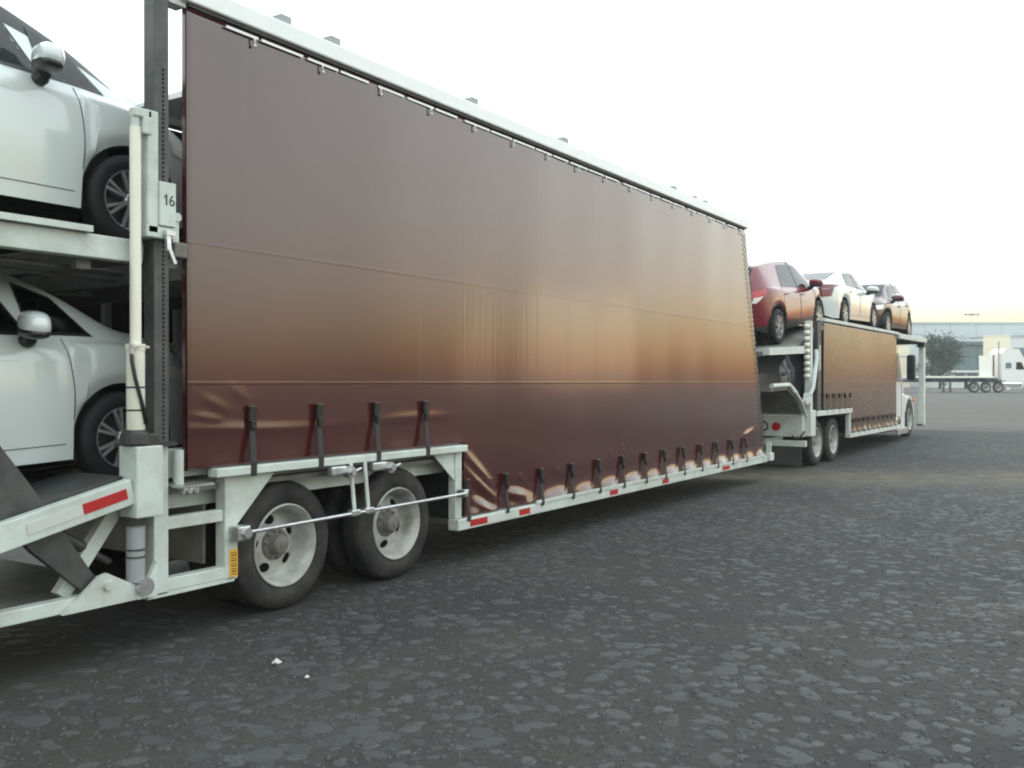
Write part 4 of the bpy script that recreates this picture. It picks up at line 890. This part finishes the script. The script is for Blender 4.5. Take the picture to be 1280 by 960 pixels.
for y0, y1 in ((.14,.50),(2.10,2.46)):
    m = MB(); n = 14
    for yy in (y0, y1):
        for r in (.54, .62):
            for j in range(n+1): a = .12+(math.pi-.5)*j/n; m.v.append((9.62+r*math.cos(a), yy, .64+r*math.sin(a)*1.05))
    q = n+1
    for j in range(n): m.f += [(j,j+1,q+j+1,q+j),(2*q+j,3*q+j,3*q+j+1,2*q+j+1),(q+j,q+j+1,3*q+j+1,3*q+j),(j,2*q+j,2*q+j+1,j+1)]
    K_('fender', m, 'cab_white', smooth=True, angle=50)
    K_('head_lamp', blob(.10,.12,.09,(10.2,(y0+y1)/2+(.08 if y0 < 1 else -.08),1.10)), 'lamp_clear', smooth=True); K_('turn_lamp', blob(.05,.05,.05,(10.05,y0-.0 if y0 < 1 else y1,1.16)), 'lamp_orange', smooth=True)
K_('front_bumper', MB().box(10.22,10.46,.2,2.4,.40,.70,.05), 'cab_white'); K_('grille', MB().box(10.335,10.36,.85,1.75,.75,1.25,.01), 'chrome')
K_('side_fairing', MB().box(8.72,9.06,.14,.40,.42,1.35,.03), 'cab_white')
for y in (-.1, 2.7):
    s = 1 if y < 0 else -1
    m = K_('mirror', MB().box(8.62,8.78,y-.10,y+.12,1.72,2.40,.05), 'trim_black'); sub('mirror_arm', MB().tube([(8.6,y+.35*s,1.74),(8.68,y+.05*s,1.74)], .018, 8).tube([(8.5,y+.35*s,2.36),(8.68,y+.05*s,2.36)], .018, 8), 'galvanised', m)
# cars carried by the truck
make_car('red_crossover', 'red crossover with dark cladding on the sloping rear of the truck top deck', 'car', CROSS, on_truck(.88, 1.31, 2.57), (0, -R(7.6), YAW))
make_car('white_sedan', 'white sedan with dark red tail lamps between the red crossover and maroon vehicle', 'car', SEDAN, on_truck(5.58, 1.32, 2.985), (0, -R(1.2), YAW))
make_car('maroon_utility_vehicle', 'maroon sport utility vehicle facing backwards at the front of the truck top deck', 'car', SUV, on_truck(9.82, 1.31, 2.905), (0, R(1.0), YAW+math.pi))
make_car('grey_hatchback', 'dark grey hatchback in shade on the lower deck inside the truck body', 'car', dict(HATCH, paint='car_grey', glass='glass_dark', lamps=HATCH['lamps'][:1]), on_truck(2.75, 1.3, 1.052), (0, 0, YAW))

# ------------------------------------------------------------------ far side of the yard (yard frame: a to the right, b away)
def yard(a, b, z=0): return Vector((b*c_+a*s_, b*s_-a*c_, z))
YROT = THETA-math.pi/2                 # local x = right, local y = away
def far_thing(name, label, cat, a, b, rz=0, dz=0, group=None):
    p = yard(a, b); return thing(name, label, cat, (p.x, p.y, float(gz(p.x, p.y))+dz-.01), (0,0,YROT+rz), group)
# warehouse
W = far_thing('warehouse', 'long pale grey flat-roofed warehouse across the far side of the yard', 'warehouse', 62, 150)
MB().box(-9,46,0,14,0,10.0).build('wall', 'warehouse', W); MB().box(-9.1,46.1,-.12,14.1,10.0,10.35).build('roof_edge', 'warehouse_trim', W)
for i in range(14): MB().box(-8.8+i*4.1,-8.7+i*4.1,-.05,-.002,0,9.98).build('panel_joint', 'warehouse_trim', W)
for i in range(2):
    d_ = MB().box(24+i*9,27.6+i*9,-.08,-.004,.0,4.0).build('dock_door', 'warehouse_trim', W)
# office block with teal glazing
O_ = far_thing('office_building', 'low office block with teal glass front and dark flat roof before the warehouse', 'building', 65, 132)
MB().box(-4,4,0,9,0,6.0).build('wall', 'office_white', O_); MB().box(-4.6,4.3,-.6,9.2,6.0,6.45).build('roof', 'dark_roof', O_)
MB().box(-3.9,3.9,-.06,-.002,2.5,6.0).build('curtain_wall_backing', 'dark_roof', O_)
for i in range(6):
    for k in range(2): MB().box(-3.85+i*1.29,-2.65+i*1.29,-.12,-.065,2.6+k*1.72,4.2+k*1.72).build('pane', 'teal_panel', O_)
for i in range(4): 
    f = MB().box(-3.0+i*1.7,-1.7+i*1.7,-.05,-.004,.9,2.0).build('window', 'dark_roof', O_); sub('pane', MB().box(-2.93+i*1.7,-1.77+i*1.7,-.06,-.051,.97,1.93), 'teal_panel', f)
MB().box(-4.1,4.1,-.9,-.01,2.15,2.35).build('canopy', 'office_white', O_)
# cream gatehouse and lit gable
G_ = far_thing('gatehouse', 'tall cream gatehouse wall catching low sun behind the flatbed truck', 'building', 56.0, 108, R(14))
MB().box(-1.1,1.2,0,1.6,0,6.2).build('wall', 'cream_wall', G_); MB().box(-1.25,1.3,-.9,-.01,3.9,4.2).build('canopy', 'dark_roof', G_); MB().box(-1.15,1.25,-.05,1.65,6.2,6.3).build('roof', 'white_board', G_)
d_ = MB().box(-.4,.6,-.05,-.003,0,2.2).build('door', 'dark_roof', G_); sub('door_handle', MB().box(.44,.5,-.09,-.051,1.0,1.1), 'chrome', d_)
A_ = far_thing('annex_building', 'pale annex building with one dark high window beside the gatehouse', 'building', 75.5, 140)
MB().box(-3.6,14,0,8,0,7.6).build('wall', 'office_white', A_); MB().box(-3.7,14.1,-.1,8.1,7.6,7.8).build('roof', 'warehouse_trim', A_)
f = MB().box(-1.2,1.2,-.05,-.003,4.6,5.9).build('window', 'dark_roof', A_); sub('pane', MB().box(-1.1,1.1,-.06,-.051,4.7,5.8), 'teal_panel', f)
C2 = far_thing('sunlit_shed', 'small cream shed behind the front of the car carrier truck', 'shed', 57.5, 138, R(28))
MB().box(-1.4,1.0,0,3,0,6.2).build('wall', 'cream_wall', C2); MB().prism([(-1.6,6.2),(1.2,6.2),(1.2,6.4),(-.2,6.75),(-1.6,6.4)], -.1, 3.1).build('roof', 'white_board', C2)
# trees
def tree(name, label, a, b, h, rad, group=None, seed=1):
    T = far_thing(name, label, 'tree', a, b, group=group); rr = np.random.default_rng(seed)
    tk = MB().tube([(0,0,0),(.05,.02,h*.25),(-.03,.05,h*.5),(.04,0,h*.8)], [.2,.16,.11,.04], 8)
    for i in range(9):
        an = i*2.4; z = h*(.25+.055*i); L = rad*.8*(1-.06*i); tk.tube([(0,0,z),(L*.5*math.cos(an),L*.5*math.sin(an),z+L*.35),(L*math.cos(an),L*math.sin(an),z+L*.6)], [.07,.045,.015], 6)
    tk.build('trunk', 'bark', T, True)
    N = 9500; V, F = [], []
    cl = [(rr.normal(0,.45)*rad, rr.normal(0,.45)*rad, h*(.22+.74*rr.uniform())) for _ in range(46)]
    for i in range(N):
        c0 = cl[rr.integers(len(cl))]; k = math.sin(math.pi*min(1, max(0, (c0[2]/h-.1)/.98)))**.5
        p = np.array([c0[0]*k, c0[1]*k, c0[2]]) + rr.normal(0, .23, 3)*rad*np.array([1,1,1.1]); s = rr.uniform(.09,.19)
        u = rr.normal(size=3); u /= np.linalg.norm(u); v = np.cross(u, rr.normal(size=3)); v /= np.linalg.norm(v)
        V += [p-u*s, p+v*s*.5, p+u*s, p-v*s*.5]; F.append((4*i,4*i+1,4*i+2,4*i+3))
    o = bpy.data.objects.new('crown', np_mesh('crown', np.array(V), np.array(F), 'leaf', False)); col.objects.link(o); o.parent = T; return T
tree('yard_tree', 'dark green leafy tree standing beside the teal glass office', 54.4, 120, 6.6, 1.75, seed=3)
# lamp mast
L_ = far_thing('lamp_mast', 'tall thin lamp mast with crossed floodlights rising over the warehouse roof', 'lamp post', 66.2, 136)
MB().tube([(0,0,0),(0,0,11.0)], [.10,.05], 8).build('pole', 'pole_grey', L_, True); MB().box(-1.0,1.0,-.05,.05,10.4,10.5).box(-.05,.05,-.6,.6,10.5,10.58).build('cross_arm', 'pole_grey', L_)
for x in (-.9,-.3,.3,.9): MB().box(x-.18,x+.18,-.2,.15,10.5,10.7,.03).build('flood_light', 'pole_grey', L_)
# utility poles and cable along the warehouse
def upole(a, label):
    U = far_thing('utility_pole', label, 'utility pole', a, 128); MB().tube([(0,0,0),(0,0,9.2)], [.14,.10], 8).build('pole', 'pole_grey', U, True); MB().box(-.9,.9,-.06,.06,8.5,8.62).build('cross_arm', 'timber', U); return yard(a, 128)
p1, p2 = upole(45, 'grey utility pole hidden behind the car carrier truck at the cable end'), upole(78, 'grey utility pole past the annex building holding the overhead cable')
z1 = float(gz(p1.x,p1.y))+8.7; z2 = float(gz(p2.x,p2.y))+7.4
cb = MB().tube([(p1.x+(p2.x-p1.x)*t, p1.y+(p2.y-p1.y)*t, z1+(z2-z1)*t-1.2*4*t*(1-t)) for t in np.linspace(0,1,24)], .03, 5).build('overhead_cable', 'trim_black', None, True)
tag(cb, 'thin dark overhead cable strung in front of the warehouse', 'cable')
# flatbed truck parked side-on
FB = far_thing('flatbed_truck', 'white sleeper-cab tractor with long empty flatbed trailer parked side-on across the yard', 'truck', 44.0, 85)
f_ = lambda n, mb, m, **k: mb.build(n, m, FB, **k)
f_('flatbed', MB().box(-24,-.6,0,2.5,1.30,1.48,.02), 'white_steel_far')
f_('side_rail', MB().box(-24,-.6,-.03,-.002,1.36,1.46), 'white_board')
f_('chassis_beam', MB().box(-23,2.2,.6,.8,.95,1.298).box(-23,2.2,1.7,1.9,.95,1.298), 'black_steel')
for i in range(14): f_('cross_member', MB().box(-22+i*1.6,-21.85+i*1.6,.02,2.48,1.12,1.298), 'dark_steel')
for x in (-5.0,-4.4): f_('landing_leg', MB().box(x,x+.14,.4,.54,.12,1.1).box(x-.12,x+.26,.35,.6,.04,.12), 'dark_steel')
f_('headboard', MB().prism([(-1.75,1.49),(-1.78,3.35),(-.75,3.30),(-.62,1.49)], .3, .36), 'white_board')
f_('fairing_post', MB().box(-.42,-.30,.5,.62,1.3,3.4), 'timber')
for x in (-2.35,-1.25,-.15):
    heavy_wheel(FB, (x, .05, .5), .5, dual=False)
heavy_wheel(FB, (2.75, .1, .5), .5, dual=False)
for x in (-21.5,-20.3): heavy_wheel(FB, (x, .05, .5), .5, dual=False)
f_('mudguard', MB().box(-3.0,-2.9,.05,.6,.35,1.1).box(-2.9,.5,.05,.6,1.06,1.10), 'mudflap')
f_('sleeper_cab', MB().prism([(.15,.75),(.15,3.55),(.6,4.0),(1.7,3.95),(2.05,3.3),(2.15,2.9),(2.35,2.1),(2.35,.75)], .1, 2.4), 'cab_white')
f_('side_window', MB().prism([(1.45,2.1),(1.45,2.75),(1.9,2.75),(2.2,2.1)], .06,.098), 'glass_dark'); f_('sleeper_window', MB().box(.5,1.0,.06,.098,2.2,2.7), 'teal_panel')
f_('hood', MB().prism([(2.352,.9),(2.352,2.05),(3.3,1.9),(3.75,1.6),(3.8,.9)], .35, 2.15), 'cab_white'); f_('fender', MB().prism([(2.1,.95),(2.2,1.2),(2.5,1.32),(3.0,1.32),(3.3,1.15),(3.4,.9),(3.2,.9),(3.0,1.12),(2.5,1.12),(2.3,.95)], .05, .345), 'cab_white')
f_('fuel_tank', MB().lathe([(.26,.3),(.28,.34),(.28,1.9),(.26,1.94)], c=(0,.35,.78), axis='x', n=18), 'chrome', smooth=True, angle=40)
f_('exhaust_stack', MB().lathe([(.06,1.0),(.06,4.6)], c=(-.02,.3,0), axis='z', n=10), 'plastic_grey', smooth=True, angle=40)
f_('cab_step', MB().box(.3,2.0,.02,.3,.40,.46), 'galvanised')
# sunken drain line where the cobbles end
dr = MB()
for i in range(40):
    y0 = 4.6-i*1.0; z0, z1 = float(gz(32.3, y0)), float(gz(32.3+.05*i, y0-1)); xa = 32.2+.10*math.sin(i*.9); xb = 32.2+.10*math.sin((i+1)*.9)
    dr.add([(xa,y0,z0+.006),(xb,y0-1,z0+.006),(xb+.16,y0-1,z0+.006),(xa+.16,y0,z0+.006)], [(0,1,2,3)])
do = dr.build('drain_line', 'mudflap', None); tag(do, 'thin dark drain line where the cobbles meet the far yard', None, None, 'structure')
# scraps on the cobbles
def scrap(x, y, s, lab, seed):
    rr = random.Random(seed); z = float(gz(x, y))
    m = MB(); n = 8
    pts = [(s*rr.uniform(.5,1)*math.cos(6.28*i/n), s*rr.uniform(.4,.9)*math.sin(6.28*i/n), s*rr.uniform(.0,.35)) for i in range(n)]
    m.v = pts + [(0,0,s*.75)] + [(a*.7,b*.7,c-.006) for a,b,c in pts]; m.f = [(i,(i+1)%n,n) for i in range(n)] + [tuple(n+1+i for i in reversed(range(n)))] + [(i,n+1+i,n+1+(i+1)%n,(i+1)%n) for i in range(n)]
    o = m.build('paper_scrap', 'paper', None); o.location = (x, y, z+.012); tag(o, lab, 'scrap'); return o
scrap(3.93, 4.21, .042, 'crumpled white paper scrap on the cobbles in front of the trailer wheels', 1)
scrap(3.83, 3.86, .022, 'tiny white paper bit on the cobbles near the crumpled scrap', 2)
# ------------------------------------------------------------------ air volume added to imitate lens glare as well as haze
hz = MB().box(-290,290,-290,290,-1.5,14.5).build('haze', 'paper', None); tag(hz, 'pale air volume added for lens glare and haze over the whole yard', None, None, 'stuff')
hm = bpy.data.materials.new('haze'); hm.use_nodes = True; hn = hm.node_tree.nodes; hn.clear()
ho = hn.new('ShaderNodeOutputMaterial'); hv = hn.new('ShaderNodeVolumePrincipled'); hv.inputs['Color'].default_value = (.90,.96,.97,1); hv.inputs['Density'].default_value = .0009; hv.inputs['Anisotropy'].default_value = .2
hm.node_tree.links.new(hv.outputs[0], ho.inputs['Volume']); hz.data.materials.clear(); hz.data.materials.append(hm)
scene.cycles.volume_bounces = 0
